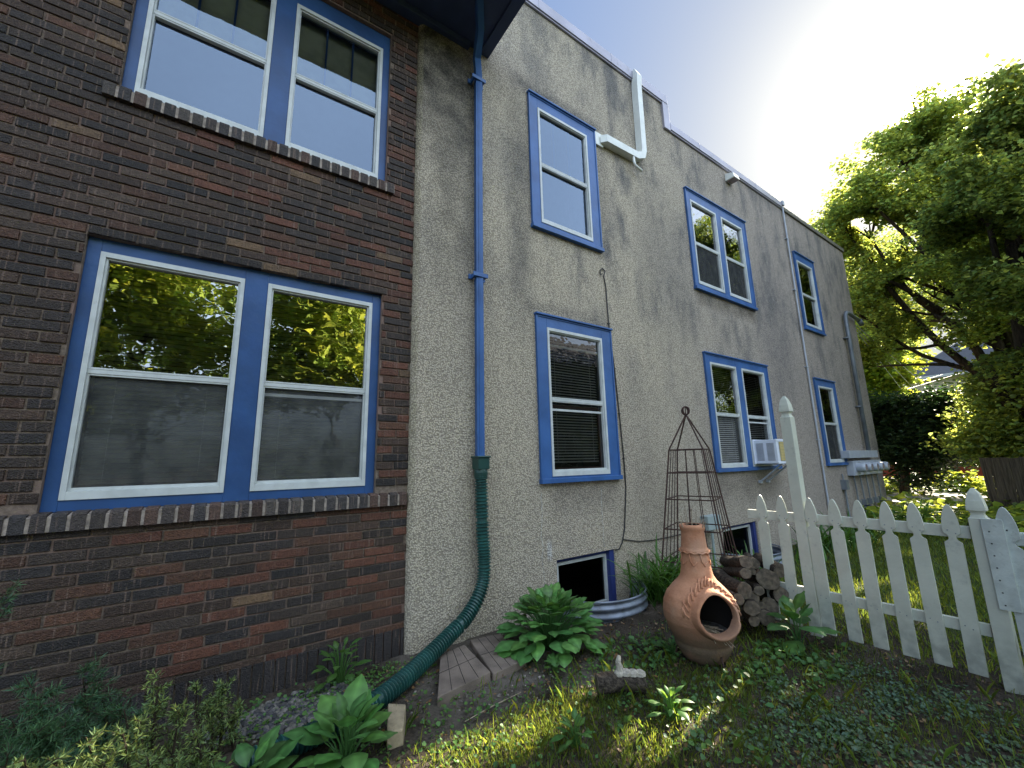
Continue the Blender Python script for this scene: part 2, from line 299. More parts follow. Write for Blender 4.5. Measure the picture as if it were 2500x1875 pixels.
def np_mesh(name, V, k, mat, parent=None, cols=None, faces=None, smooth=False):
    """V (N,k,3) one polygon (or given faces) per item, built fast"""
    N = V.shape[0]; me = bpy.data.meshes.new(name); me.vertices.add(N*k); me.vertices.foreach_set('co', V.reshape(-1).astype(np.float32))
    faces = faces or [tuple(range(k))]
    L = sum(len(f) for f in faces); me.loops.add(N*L); me.polygons.add(N*len(faces))
    idx = np.concatenate([np.array(f) for f in faces]); me.loops.foreach_set('vertex_index', (np.arange(N)[:, None]*k+idx[None]).ravel().astype(np.int32))
    st = np.cumsum([0]+[len(f) for f in faces])[:-1]; me.polygons.foreach_set('loop_start', (np.arange(N)[:, None]*L+st[None]).ravel().astype(np.int32))
    try: me.polygons.foreach_set('loop_total', np.tile([len(f) for f in faces], N).astype(np.int32))
    except Exception: pass
    if smooth: me.polygons.foreach_set('use_smooth', [True]*(N*len(faces)))
    me.materials.append(MAT[mat]); me.update(calc_edges=True); me.validate()
    if cols is not None:
        a = me.color_attributes.new('Col', 'FLOAT_COLOR', 'POINT'); cc = np.ones((N, k, 4), np.float32); cc[..., :3] = cols[:, None, :]; a.data.foreach_set('color', cc.ravel())
    o = bpy.data.objects.new(name, me); COL.objects.link(o)
    if parent: o.parent = parent; o.location = -root_loc(parent)
    return o
def copy_part(src, parent, loc):
    o = src.copy(); COL.objects.link(o); o.parent = parent; o.location = Vector(loc)-root_loc(parent); return o
def unit(a): return a/np.maximum(np.linalg.norm(a, axis=-1, keepdims=True), 1e-9)
def rand_cols(N, lo=.6, hi=1.4, warm=.25):
    b = rng.uniform(lo, hi, (N, 1)); w_ = rng.uniform(-warm, warm, (N, 1)); return np.concatenate([b*(1+w_), b*(1+w_*.3), b*(1-w_)], 1)
LEAF6 = [(0, 1, 2, 3), (0, 3, 4, 5)]
def leaf_items(C, size, flat=.5, tipdir=None, fold=.25, aspect=.42):
    """C (N,3) centres -> (N,6,3) folded leaves"""
    N = len(C); nrm = rng.normal(size=(N, 3)); nrm[:, 2] = np.abs(nrm[:, 2])+flat*2; nrm = unit(nrm)
    t = rng.normal(size=(N, 3)) if tipdir is None else tipdir+rng.normal(size=(N, 3))*.35
    t = unit(t-nrm*(t*nrm).sum(1, keepdims=True)); b = np.cross(nrm, t); s = (size*rng.uniform(.6, 1.25, N))[:, None] if np.isscalar(size) else size[:, None]
    P = [C-t*s*.5, C-t*s*.2+b*s*aspect+nrm*s*fold, C+t*s*.2+b*s*aspect*.75+nrm*s*fold, C+t*s*.5, C+t*s*.2-b*s*aspect*.75+nrm*s*fold, C-t*s*.2-b*s*aspect+nrm*s*fold]
    return np.stack(P, 1)

# ================================================================ SETTING
WELLS = [(3.42, 0.0, .57, .52), (6.55, 0.0, .6, .52)]
def ground():
    gx = np.concatenate([np.linspace(-60, -4, 15), np.linspace(-3.5, 6.5, 168), np.linspace(7, 30, 60), np.linspace(32, 400, 24)])
    gy = np.concatenate([np.linspace(-200, -16, 14), np.linspace(-14, -4, 14), np.linspace(-3.7, .5, 84), np.linspace(1, 14, 14), np.linspace(18, 200, 12)])
    X, Y = np.meshgrid(gx, gy, indexing='ij')
    Z = .012*np.sin(X*3.1+Y*1.7)*np.sin(Y*4.3)+.010*np.sin(X*9.7)*np.cos(Y*11.3)+rng.normal(size=X.shape)*.004
    Z[X > 6.6] += 0; Z = np.where((Y > -.12) & (X < 14), np.minimum(Z, 0), Z)
    for cx, cy, a, b in WELLS:
        e = ((X-cx)/a)**2+((Y-cy)/b)**2; Z = np.where(e < .95, -.32, Z)
    me = bpy.data.meshes.new('ground'); nx, ny = X.shape
    me.from_pydata(np.stack([X, Y, Z], -1).reshape(-1, 3).tolist(), [], [(i*ny+j, (i+1)*ny+j, (i+1)*ny+j+1, i*ny+j+1) for i in range(nx-1) for j in range(ny-1)])
    me.polygons.foreach_set('use_smooth', [True]*len(me.polygons)); me.materials.append(MAT['soil'])
    o = bpy.data.objects.new('ground', me); COL.objects.link(o); tag(o, kind='structure')
ground()
m = MB(); m.box(15.5, 24, -1.2, 1.8, .02, .035); tag(m.build('path', 'path'), kind='structure')

# ================================================================ HOUSE
house = thing('house', (1.34, 0, 0), 'two storey house with dark brick front section and grey stucco rear section', 'house')
BY = .06   # brick face
BW = [(-.86, 1.055, 1.285, 3.02), (-.835, 1.05, 4.155, 5.85)]
def brick_wall():
    m = MB(); ch = .0677; L = .245; j = .012; zt = 6.3
    pal = [(.042, .030, .023), (.056, .034, .023), (.080, .038, .022), (.032, .025, .022), (.105, .048, .027), (.060, .041, .029), (.026, .022, .021), (.15, .095, .052)]
    wts = [5, 5, 4, 4, 2.2, 4, 3, .8]
    row = 0; z = .172
    while z < zt:
        off = (row % 2)*L/2+.02*math.sin(row*2.3); x = -7.0+off
        while x < 1.33:
            x0, x1 = x+j*.5, min(x+L-j*.5, 1.33); z0, z1 = z+j*.45, z+ch-j*.45
            segs = [(x0, x1)]
            for (a, b, c, d) in BW:
                c2 = c-.12
                if z1 > c2+.03 and z0 < d-.01:
                    ns = []
                    for (p, q) in segs:
                        lo, hi = a, b
                        if z0 < c-.015: lo, hi = (-8, 2) if c < 2 else (a-.05, b+.05)
                        if q <= lo or p >= hi: ns.append((p, q)); continue
                        if p < lo: ns.append((p, lo-.003))
                        if q > hi: ns.append((hi+.003, q))
                    segs = ns
            for (p, q) in segs:
                if q-p < .02: continue
                base = random.choices(pal, wts)[0]; k = random.uniform(.62, 1.2)
                if -.6 < x < 1.3 and random.random() < .25: base = (.115, .045, .026)
                col = tuple(c*k for c in base); dy = random.uniform(-.003, .003); e = .0035; t = random.uniform(-.0015, .0015)
                y = BY+dy
                v = [(p+e, y, z0+e+t), (q-e, y, z0+e-t), (q-e, y, z1-e-t), (p+e, y, z1-e+t), (p, y+e, z0+t), (q, y+e, z0-t), (q, y+e, z1-t), (p, y+e, z1+t), (p, BY+.1, z0), (q, BY+.1, z0), (q, BY+.1, z1), (p, BY+.1, z1)]
                v = [(a_+random.uniform(-.0018, .0018), b_+random.uniform(-.001, .001), c_+random.uniform(-.0018, .0018)) for a_, b_, c_ in v]
                m.add(v, [(0, 1, 2, 3), (4, 5, 1, 0), (5, 6, 2, 1), (6, 7, 3, 2), (7, 4, 0, 3), (8, 9, 5, 4), (9, 10, 6, 5), (10, 11, 7, 6), (11, 8, 4, 7)], 0, col)
            x += L
        z += ch; row += 1
    # mortar bed, with the two openings
    def slab(holes, x0, x1, z0, z1, y0, y1):
        xs = sorted({x0, x1, *[h[0] for h in holes], *[h[1] for h in holes]}); zs = sorted({z0, z1, *[h[2] for h in holes], *[h[3] for h in holes]})
        for a, b in zip(xs, xs[1:]):
            for c, d in zip(zs, zs[1:]):
                if any(h[0] <= (a+b)/2 <= h[1] and h[2] <= (c+d)/2 <= h[3] for h in holes): continue
                m.box(a, b, y0, y1, c, d, 1)
    slab([(a, b, c-.03, d) for a, b, c, d in BW], -7, 1.335, -.1, zt, BY+.011, BY+.16)
    m.build('brick_wall', ['brick', 'mortar'], house, color=True)
    # soldier course at the foot
    s = MB(); x = -7
    while x < 1.32:
        k = random.uniform(.7, 1.2); s.box(x+.005, min(x+.063, 1.325), BY-.008+random.uniform(0, .004), BY+.05, -.1, .197, 0, (.030*k, .026*k, .026*k)); x += .068
    s.build('foundation_course', 'brick', house, color=True)
    # rowlock sills
    for (a, b, c, d) in BW:
        s = MB(); x0_, e = (-6.9, 1.30) if c < 2 else (a-.07, b+.07); x = x0_
        while x < e:
            k = random.uniform(.7, 1.35); t = .064
            col = random.choice([(.052, .042, .038), (.040, .036, .036), (.075, .045, .034), (.058, .05, .044)]); col = tuple(q*k for q in col)
            dy = random.uniform(-.003, .003)
            z0, z1 = c-.122, c-.018
            v = [(x, BY-.035+dy, z0), (x+t, BY-.035+dy, z0), (x+t, BY+.10, z0), (x, BY+.10, z0), (x, BY-.035+dy, z1-.012), (x+t, BY-.035+dy, z1-.012), (x+t, BY+.10, z1+.012), (x, BY+.10, z1+.012), (x, BY-.028+dy, z1), (x+t, BY-.028+dy, z1)]
            s.add(v, [(0, 1, 5, 4), (4, 5, 9, 8), (8, 9, 6, 7), (0, 4, 8, 7, 3), (1, 2, 6, 9, 5), (0, 3, 2, 1)], 0, col); x += .0815
        s.add([(x0_, BY-.029, c-.119), (e, BY-.029, c-.119), (e, BY-.029, c-.034), (x0_, BY-.029, c-.034), (x0_, BY+.1, c-.012), (e, BY+.1, c-.012)], [(0, 1, 2, 3), (3, 2, 5, 4)], 1)
        s.build('brick_sill', ['brick', 'mortarp'], house, color=True, bevel=.003)
brick_wall()

ST = [(2.78, 3.90, 1.31, 3.10), (2.78, 3.85, 4.24, 6.0), (6.05, 7.92, 4.23, 5.95), (6.08, 8.0, 1.32, 3.09), (10.13, 11.08, 4.22, 5.95), (10.16, 11.15, 1.32, 3.07), (2.917, 3.79, -.2, .495), (6.05, 7.05, -.2, .495), (11.8, 12.3, -.2, .38)]
def stucco_wall():
    m = MB(); X0, X1 = 1.395, 13.45; S = .0
    xs = sorted({X0, X1, 5.62, *[h[0] for h in ST], *[h[1] for h in ST]}); zs = sorted({-.4, 7.0, 7.5, *[h[2] for h in ST], *[h[3] for h in ST]})
    for a, b in zip(xs, xs[1:]):
        for c, d in zip(zs, zs[1:]):
            cx, cz = (a+b)/2, (c+d)/2
            if cz > 7.0 and cx > 5.62: continue
            if any(h[0] < cx < h[1] and h[2] < cz < h[3] for h in ST): continue
            m.add([(a, 0, c), (b, 0, c), (b, 0, d), (a, 0, d)], [(0, 1, 2, 3)])
    for a, b, c, d in ST:
        D = .14; m.add([(a, 0, c), (b, 0, c), (b, 0, d), (a, 0, d), (a, D, c), (b, D, c), (b, D, d), (a, D, d)], [(0, 4, 5, 1), (1, 5, 6, 2), (2, 6, 7, 3), (3, 7, 4, 0)])
    # rounded left return standing proud of the brick
    prof = [(1.395, 0)]+[(1.395-.065*math.sin(t*math.pi/12), .065-.065*math.cos(t*math.pi/12)) for t in range(1, 7)]+[(1.328, .2)]
    for (xa, ya), (xb, yb) in zip(prof, prof[1:]): m.add([(xb, yb, -.4), (xa, ya, -.4), (xa, ya, 7.5), (xb, yb, 7.5)], [(0, 1, 2, 3)])
    # far end, back and roof deck
    m.add([(13.45, 0, -.4), (13.45, 9, -.4), (13.45, 9, 7.0), (13.45, 0, 7.0)], [(0, 1, 2, 3)]); m.add([(5.62, 0, 7.0), (5.62, 9, 7.0), (5.62, 9, 7.5), (5.62, 0, 7.5)], [(0, 3, 2, 1)])
    m.add([(-7, 9, -.4), (13.45, 9, -.4), (13.45, 9, 7.0), (-7, 9, 7.0)], [(0, 1, 2, 3)]); m.add([(-7, .2, -.4), (-7, 9, -.4), (-7, 9, 7.0), (-7, .2, 7.0)], [(0, 3, 2, 1)])
    # foot flare at the left corner
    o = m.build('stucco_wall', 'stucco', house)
    r = MB(); r.box(-7, 13.44, .18, 8.99, 6.6, 6.7); r.build('roof', 'roof', house)
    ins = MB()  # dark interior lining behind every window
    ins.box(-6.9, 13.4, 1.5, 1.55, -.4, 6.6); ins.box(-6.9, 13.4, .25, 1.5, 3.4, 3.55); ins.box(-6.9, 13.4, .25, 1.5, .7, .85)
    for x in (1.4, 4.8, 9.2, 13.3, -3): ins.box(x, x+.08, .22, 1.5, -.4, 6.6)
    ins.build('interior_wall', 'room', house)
stucco_wall()
def coping():
    a = MB(); a.box(1.7, 5.74, -.045, .28, 7.45, 7.615); a.box(1.7, 5.74, -.03, -.0, 7.425, 7.4505)
    a.box(5.60, 5.765, -.040, .28, 6.94, 7.449)
    for x in (1.78, 2.95, 4.35): a.box(x, x+.02, -.05, .285, 7.447, 7.619)
    a.build('roof_coping', 'coping', house, bevel=.006)
    b = MB(); b.box(5.766, 9.9, -.045, .28, 6.97, 7.10); b.box(5.766, 9.9, -.03, 0, 6.945, 6.969)
    for x in (6.6, 8.65): b.box(x, x+.02, -.05, .285, 6.967, 7.104)
    b.build('roof_coping', 'coping', house, bevel=.006)
    c = MB(); c.box(9.901, 13.5, -.035, .28, 6.93, 7.03); c.build('roof_coping', simple('dark_coping', (.13, .12, .09), .7), house, bevel=.006)
coping()
# eave over the brick front
e = MB(); e.box(-7, 2.08, -.82, .3, 6.215, 6.235); e.box(-7, 2.17, -.86, -.80, 6.16, 6.42); e.box(2.05, 2.17, -.80, -.002, 6.19, 6.40)
e.box(-7, 1.9, -.055, .055, 6.14, 6.214); e.box(-7, 2.17, -.82, .3, 6.42, 6.47)
e.build('eave_soffit', 'navy', house, bevel=.004)
g = MB()
for x0, x1 in ((-7, 2.2),): g.prism([(x0, -.861, 6.30), (x0, -.93, 6.31), (x0, -.99, 6.36), (x0, -.99, 6.45), (x0, -.861, 6.45)], (x1-x0, 0, 0))
g.build('gutter', 'blue', house)

def rect_frame(m, x0, x1, z0, z1, w, y0, y1, mi=0, wb=None, wt=None):
    wb = w if wb is None else wb; wt = w if wt is None else wt
    m.box(x0, x0+w, y0, y1, z0, z1, mi); m.box(x1-w, x1, y0, y1, z0, z1, mi)
    m.box(x0+w, x1-w, y0, y1, z0, z0+wb, mi); m.box(x0+w, x1-w, y0, y1, z1-wt, z1, mi)
def window(outer, panes, meet, y, name='window', lip=True, sill=True, blue='blue', glass_lo='glass', glass_up='glass', screen=True, blinds=None, rails=(), shade=None, curtain=None, muntin=False, label=None, brown=False):
    x0, x1, z0, z1 = outer; m = MB(); t = .035
    ys = [x0]+[v for p in panes for v in p]+[x1]
    pz0, pz1 = PZ
    for i in range(0, len(ys), 2): m.box(ys[i], ys[i+1], y, y+t, z0, z1)
    for a, b in panes: m.box(a, b, y, y+t, z0, pz0); m.box(a, b, y, y+t, pz1, z1)
    if lip:
        m.box(x0-.012, x1+.012, y-.03, y+t, z1, z1+.022); m.box(x0-.006, x0+.016, y-.010, y-.0005, z0, z1); m.box(x1-.016, x1+.006, y-.010, y-.0005, z0, z1)
        m.box(x0+.016, x1-.016, y-.010, y-.0005, z1-.02, z1)
    if sill: m.box(x0-.012, x1+.012, y-.03, y+t, z0-.03, z0+.02)
    win = m.build(name, blue, house, bevel=.003)
    if label: win['label'] = label
    for pi, (a, b) in enumerate(panes):
        f = MB(); rect_frame(f, a, b, pz0, pz1, .028, y-.008, y+.05, wb=.05, wt=.035)
        f.box(a+.028, b-.028, y+.008, y+.05, meet-.014, meet+.014)
        rect_frame(f, a+.028, b-.028, meet+.014, pz1-.035, .012, y+.006, y+.05); rect_frame(f, a+.028, b-.028, pz0+.05, meet-.014, .012, y+.012, y+.05, wb=.02)
        f.build('sash_frame', 'sash', win, bevel=.0015)
        gi, gj = a+.04, b-.04
        G = MB(); G.add([(gi, y+.034, meet+.026), (gj, y+.034, meet+.026), (gj, y+.034, pz1-.047), (gi, y+.034, pz1-.047)], [(0, 1, 2, 3)]); G.build('upper_pane', glass_up, win)
        if not screen or screen == 'both' or (screen == 'first' and pi > 0):
            G = MB(); G.add([(gi, y+.046, pz0+.07), (gj, y+.046, pz0+.07), (gj, y+.046, meet-.026), (gi, y+.046, meet-.026)], [(0, 1, 2, 3)]); G.build('lower_pane', glass_lo, win)
        if screen and not (screen == 'first' and pi > 0):
            G = MB(); G.add([(gi, y+.03, pz0+.07), (gj, y+.03, pz0+.07), (gj, y+.03, meet-.026), (gi, y+.03, meet-.026)], [(0, 1, 2, 3)]); G.build('insect_screen', 'screen', win)
        for rz in rails:
            if isinstance(rz, tuple):
                if rz[1] != pi: continue
                rz = rz[0]
            G = MB(); G.box(gi, gj, y+.036, y+.06, rz-.012, rz+.012); G.build('sash_rail', 'sash', win)
        if muntin:
            G = MB()
            for k in (1, 2): xx = gi+(gj-gi)*k/3; G.box(xx-.008, xx+.008, y+.05, y+.07, meet+.02, pz1-.04)
            G.build('muntin_bars', 'blue2', win)
        if blinds:
            zb, zt = blinds; sh_ = .029 if blue == 'blue2' else .017; B = MB(); z = zb
            while z < zt: B.add([(gi+.01, y+.085, z), (gj-.01, y+.085, z), (gj-.01, y+.108, z+sh_), (gi+.01, y+.108, z+sh_)], [(0, 1, 2, 3)]); z += .032
            for xx in (gi+.12, gj-.12): B.box(xx-.002, xx+.002, y+.08, y+.083, zb, zt)
            B.build('blind', 'blind', win)
        if shade:
            B = MB(); B.box(gi-.02, gj+.02, y+.12, y+.125, shade, pz1); B.build('roller_shade', 'shade', win)
        if curtain is not None and pi in curtain:
            xs = np.linspace(gj-.36, gj+.02, 40); V = []
            for x in xs:
                yy = y+.19+.02*math.sin(x*70)+.01*math.sin(x*31); V += [(x, yy, pz0), (x-.10*0, yy, pz1)]
            B = MB(); B.add(V, [(2*i, 2*i+2, 2*i+3, 2*i+1) for i in range(39)]); B.build('curtain', 'curtain', win, smooth=True)
    if brown:
        a, b = panes[-1]; B = MB(); rect_frame(B, a+.042, b-.05, pz0+.055, meet-.05, .035, y+.062, y+.08); B.build('inner_sash', 'brownwood', win)
    return win
# brick section, lower pair and upper pair
PZ = (1.335, 2.93); BL = window((-.86, 1.055, 1.268, 3.02), [(-.79, .015), (.17, .98)], 2.125, .11, lip=False, sill=False, blue='blue2', blinds=(1.42, 2.9), rails=((2.80, 1), (2.05, 1)), screen='both', curtain=(1,), glass_up='glass_hi', label='wide blue framed double window low in the brick wall')
PZ = (4.175, 5.67); window((-.835, 1.05, 4.138, 5.85), [(-.765, .035), (.195, .98)], 4.925, .11, lip=False, sill=False, blue='blue2', screen=False, glass_lo='glass_mid', glass_up='glass_mid', shade=5.05, muntin=True, label='blue framed double window high in the brick wall under the eave')
# stucco section
PZ = (1.34, 2.99); W1 = window((2.737, 3.935, 1.30, 3.12), [(2.885, 3.76)], 2.17, -.028, blinds=(1.48, 2.9), rails=(2.06, 2.80), screen=False, brown=True)
PZ = (4.29, 5.875); window((2.737, 3.885, 4.22, 6.03), [(2.87, 3.72)], 5.09, -.028, screen=False, muntin=True, glass_lo='glass_mid', glass_up='glass_mid')
PZ = (4.28, 5.80); window((6.01, 7.96, 4.20, 5.97), [(6.12, 6.90), (7.07, 7.80)], 5.02, -.028, screen=True, glass_up='glass_hi')
PZ = (1.34, 2.98); window((6.04, 8.05, 1.31, 3.11), [(6.17, 6.94), (7.12, 7.90)], 2.16, -.028, screen='first', rails=((2.07, 1),), glass_up='glass_hi', blinds=(1.4, 2.9))
PZ = (4.28, 5.80); window((10.09, 11.12, 4.20, 5.97), [(10.18, 10.98)], 5.02, -.028, screen=False, glass_up='glass_hi', glass_lo='glass_hi')
PZ = (1.34, 2.95); window((10.12, 11.19, 1.31, 3.09), [(10.26, 11.02)], 2.15, -.028, screen=True, glass_up='glass_hi')
# basement windows
for (a, b, zt) in ((2.917, 3.79, .495), (6.05, 7.05, .495), (11.8, 12.3, .38)):
    m = MB(); rect_frame(m, a+.001, b-.001, -.13, zt-.001, .05, .085, .13, wt=.05)
    wn = m.build('basement_window', 'basement', house)
    f = MB(); rect_frame(f, a+.05, b-.075, -.07, zt-.05, .028, .07, .12); f.build('sash_frame', 'sash', wn)
    f = MB(); f.add([(a+.078, .1, -.04), (b-.1, .1, -.04), (b-.1, .1, zt-.078), (a+.078, .1, zt-.078)], [(0, 1, 2, 3)]); f.build('pane', m_glass('basement_glass', (.25, .25, .25), 1.2, .15), wn)
    f = MB(); f.box(b-.0745, b-.0015, .02, .084, -.2, zt-.0015); f.build('window_jamb', 'basement', wn)
# downspout
ds = thing  # (name kept free)
m = MB(); pts = [(1.55, -.84, 6.42), (1.57, -.80, 6.36), (1.90, -.28, 6.14), (1.975, -.075, 6.0), (2.0, -.058, 5.8), (1.99, -.058, 4), (1.985, -.058, 1.53)]
m.tube(pts, .052, 4, flat=(1, 0, 0))
for k in (-.02, .0, .02): m.tube([(p[0]+k, p[1]-.036, p[2]) for p in pts[4:]], .004, 4)
dsp = m.build('downspout', 'blue', house, bevel=.004)
for z in (5.72, 3.37):
    m = MB(); m.box(1.90, 2.07, -.108, -.098, z-.02, z+.02); m.box(1.895, 1.94, -.02, -.002, z-.025, z+.025); m.box(2.04, 2.085, -.02, -.002, z-.025, z+.025)
    m.box(1.92, 1.94, -.1, -.02, z-.02, z+.02); m.box(2.04, 2.06, -.1, -.02, z-.02, z+.02); m.build('downspout_strap', 'blue', dsp)
# refrigerant line cover + drain
m = MB(); yk = -.05
m.tube([(4.90, .0, 7.50), (4.905, -.06, 7.56), (4.90, -.075, 7.48), (4.895, -.06, 7.3), (4.875, -.06, 6.12), (4.84, -.06, 6.02), (4.72, -.06, 5.965), (4.05, -.06, 5.94), (4.03, -.02, 5.94)], .078, 4, flat=(1, 0, 0))
m.box(3.90, 4.045, -.03, -.001, 5.84, 6.04)
lc = m.build('line_cover', 'pvc', house, bevel=.012)
m = MB(); m.tube([(4.62, -.09, 5.91), (4.62, -.10, 5.80), (4.64, -.10, 5.76), (4.78, -.10, 5.73)], .019, 8); m.build('drain_pipe', 'pvc', lc, smooth=True)
# flood light, conduit, service mast, cable
m = MB(); m.prism([(7.48, -.001, 6.70), (7.48, -.001, 6.86), (7.48, -.16, 6.80), (7.48, -.18, 6.70)], (.2, 0, 0)); fl = m.build('flood_light', 'pvc', house, bevel=.01)
m = MB(); m.box(7.5, 7.66, -.165, -.03, 6.692, 6.699); m.build('lamp_lens', 'glassdark', fl)
m = MB(); m.tube([(9.86, -.03, 7.06), (9.86, -.035, 6.9), (9.84, -.03, .3)], .017, 8); m.box(9.82, 9.9, -.07, .0, 7.02, 7.12)
for z in (1.8, 3.3, 5.0, 6.2): m.box(9.80, 9.88, -.05, -.001, z, z+.02)
m.build('thin_conduit', 'meterw', house, smooth=False)
m = MB(); m.tube([(13.55, -.09, 4.94), (12.75, -.09, 5.02), (12.58, -.09, 5.0), (12.48, -.09, 4.9), (12.45, -.09, 4.7), (12.42, -.09, 1.52)], .045, 10)
for z in (4.3, 2.6): m.box(12.34, 12.50, -.10, -.001, z, z+.03)
m.tube([(13.45, -.09, 4.95), (13.60, -.09, 4.86)], .06, 10)
m.build('service_mast', 'conduit', house, smooth=True)
m = MB(); m.box(10.95, 12.75, -.16, -.001, 1.42, 1.58); m.box(11.15, 12.95, -.14, -.001, 1.05, 1.36)
mb = m.build('meter_bank', 'meterw', house, bevel=.008)
for k in range(5):
    x = 11.35+k*.37; m = MB(); m.lathe([(.10, 0), (.10, .12), (.085, .16), (.075, .17)], (0, 0, 0), 20); 
    m.v = [(x+a, -.13-c, 1.22+b) for a, b, c in m.v]; me_ = m.build('electric_meter', 'meterw', mb, smooth=True)
    m = MB(); m.add([(x+.076*math.cos(t*math.pi/10), -.298, 1.22+.076*math.sin(t*math.pi/10)) for t in range(20)], [tuple(range(20))]); m.build('meter_face', 'glassdark', mb)
    m = MB(); m.tube([(x, -.05, 1.05), (x+.02, -.05, .8), (x+.03, -.05, .52)], .016, 6); m.box(x-.01, x+.07, -.09, -.001, .40, .52); m.build('meter_conduit', 'conduit', mb)
m = MB(); m.box(10.7, 10.84, -.1, -.001, .78, .98); m.tube([(10.77, -.04, .78), (10.77, -.04, .05)], .02, 6); m.tube([(10.77, -.04, .98), (10.77, -.03, 1.1)], .015, 6); m.tube([(10.3, -.05, .12), (10.9, -.08, .16), (11.5, -.06, .05)], .02, 6); m.build('junction_box', 'conduit', house)
m = MB(); cp = [ay(1470, 668, -.012), ay(1466, 672, -.012), ay(1465, 660, -.012), ay(1470, 655, -.012), ay(1477, 662, -.012), ay(1474, 674, -.012), ay(1479, 700, -.01), ay(1486, 790, -.01), ay(1500, 900, -.01), ay(1512, 1010, -.01), ay(1523, 1120, -.01), ay(1528, 1190, -.01), ay(1525, 1290, -.01), ay(1519, 1325, -.01), ay(1512, 1340, -.01), ay(1503, 1343, -.02)]
m.tube(cp, .0075, 6); m.tube([ay(1522, 1317, -.01), ay(1560, 1322, -.01), ay(1600, 1318, -.01), ay(1640, 1310, -.01), ay(1680, 1300, -.01)], .006, 6)
for q in (7, 8, 9, 10): p = cp[q]; m.box(p[0]-.02, p[0]+.02, -.02, -.001, p[2]-.005, p[2]+.005)
m.build('wall_cable', 'black', house)
# utility box behind the trellis
ub = ay(1728, 1296, -.1); uc = ay(1756, 1256, -.1); m = MB(); m.box(ub[0], uc[0], -.12, -.001, ub[2], uc[2]); m.tube([((ub[0]+uc[0])/2, -.06, ub[2]), ((ub[0]+uc[0])/2, -.06, .0)], .02, 8); m.build('utility_box', 'conduit2', house, bevel=.008)

# ================================================================ AC unit
ac = thing('air_conditioner', (7.46, -.2, 1.38), 'white window air conditioner jutting from the lower double window beside the tall post', 'air conditioner')
m = MB(); X0, X1, Y0, Y1, Z0, Z1 = 7.16, 7.76, -.40, .05, 1.385, 1.76
m.box(X0, X1, Y0, Y1, Z0, Z1); m.box(X0-.006, X1+.006, Y0-.006, Y0+.02, Z0-.006, Z0+.03); m.box(X0-.006, X1+.006, Y0-.006, Y0+.02, Z1-.03, Z1+.006)
m.box(X0-.02, X1+.02, -.06, -.04, Z0-.012, Z1+.012); m.build('case', 'acw', ac, bevel=.006)
m = MB()
for j, (y0, y1) in enumerate(((-.36, -.25), (-.20, -.09))):
    for k in range(16): z = Z0+.05+k*.0175; m.box(X0-.0035, X0-.0008, y0, y1, z, z+.007)
m.build('side_louvres', simple('louvre_slot', (.12, .13, .15), .7), ac)
m = MB(); m.box(X0+.07, X1-.03, Y0-.009, Y0-.0065, Z0+.04, Z1-.04); m.build('coil', 'coil', ac)
m = MB()
for k in range(13): z = Z0+.045+k*.024; m.box(X0+.07, X1-.03, Y0-.013, Y0-.0095, z, z+.0045)
for k in range(4): x = X0+.07+k*.165; m.box(x, x+.005, Y0-.016, Y0-.0135, Z0+.04, Z1-.04)
m.build('rear_grille', simple('grille_wire', (.3, .26, .18), .5), ac)
for x in (7.30, 7.56):
    m = MB(); m.tube([(x, -.38, 1.375), (x, -.03, 1.10)], .014, 6); m.box(x-.02, x+.02, -.40, -.02, 1.366, 1.380); m.box(x-.025, x+.025, -.045, -.001, 1.07, 1.12); m.build('bracket', 'meterw', ac)

# ================================================================ drain hose
hs = thing('drain_hose', (1.985, -.07, 0), 'dark green corrugated drain hose curving from the blue downspout to the ground', 'drain hose')
P = [Vector((1.985, -.075, 1.40)), Vector((1.99, -.08, .95)), Vector((2.0, -.09, .62)), Vector((1.96, -.11, .42)), Vector((1.80, -.16, .25)), Vector((1.58, -.24, .16)), Vector((1.34, -.36, .10)), Vector((1.12, -.50, .075)), Vector((.92, -.62, .068)), Vector((.70, -.71, .066)), Vector((.45, -.76, .066)), Vector((.2, -.80, .066))]
def catmull(P, step):
    out = []
    for i in range(len(P)-1):
        p0, p1, p2, p3 = P[max(i-1, 0)], P[i], P[i+1], P[min(i+2, len(P)-1)]; n_ = max(2, int((p2-p1).length/step))
        for k in range(n_):
            t = k/n_; out.append(.5*((2*p1)+(-p0+p2)*t+(2*p0-5*p1+4*p2-p3)*t*t+(-p0+3*p1-3*p2+p3)*t**3))
    return out+[P[-1]]
pp = catmull(P, .0065); m = MB(); rr = [.046+.0155*(1 if (i//2) % 2 else 0)*(0 if 60 < i % 140 < 66 else 1) for i in range(len(pp))]
m.tube(pp, rr, 20); m.build('corrugated_pipe', 'hose', hs, smooth=False)
m = MB(); m.box(1.925, 2.045, -.135, -.012, 1.44, 1.555); m.lathe([(.062, -.09), (.066, -.04), (.06, 0)], (1.985, -.073, 1.45), 16); m.box(1.915, 2.055, -.145, -.003, 1.545, 1.562); m.build('downspout_adapter', simple('dark_green_plastic', (.012, .05, .042), .35), hs, bevel=.006)

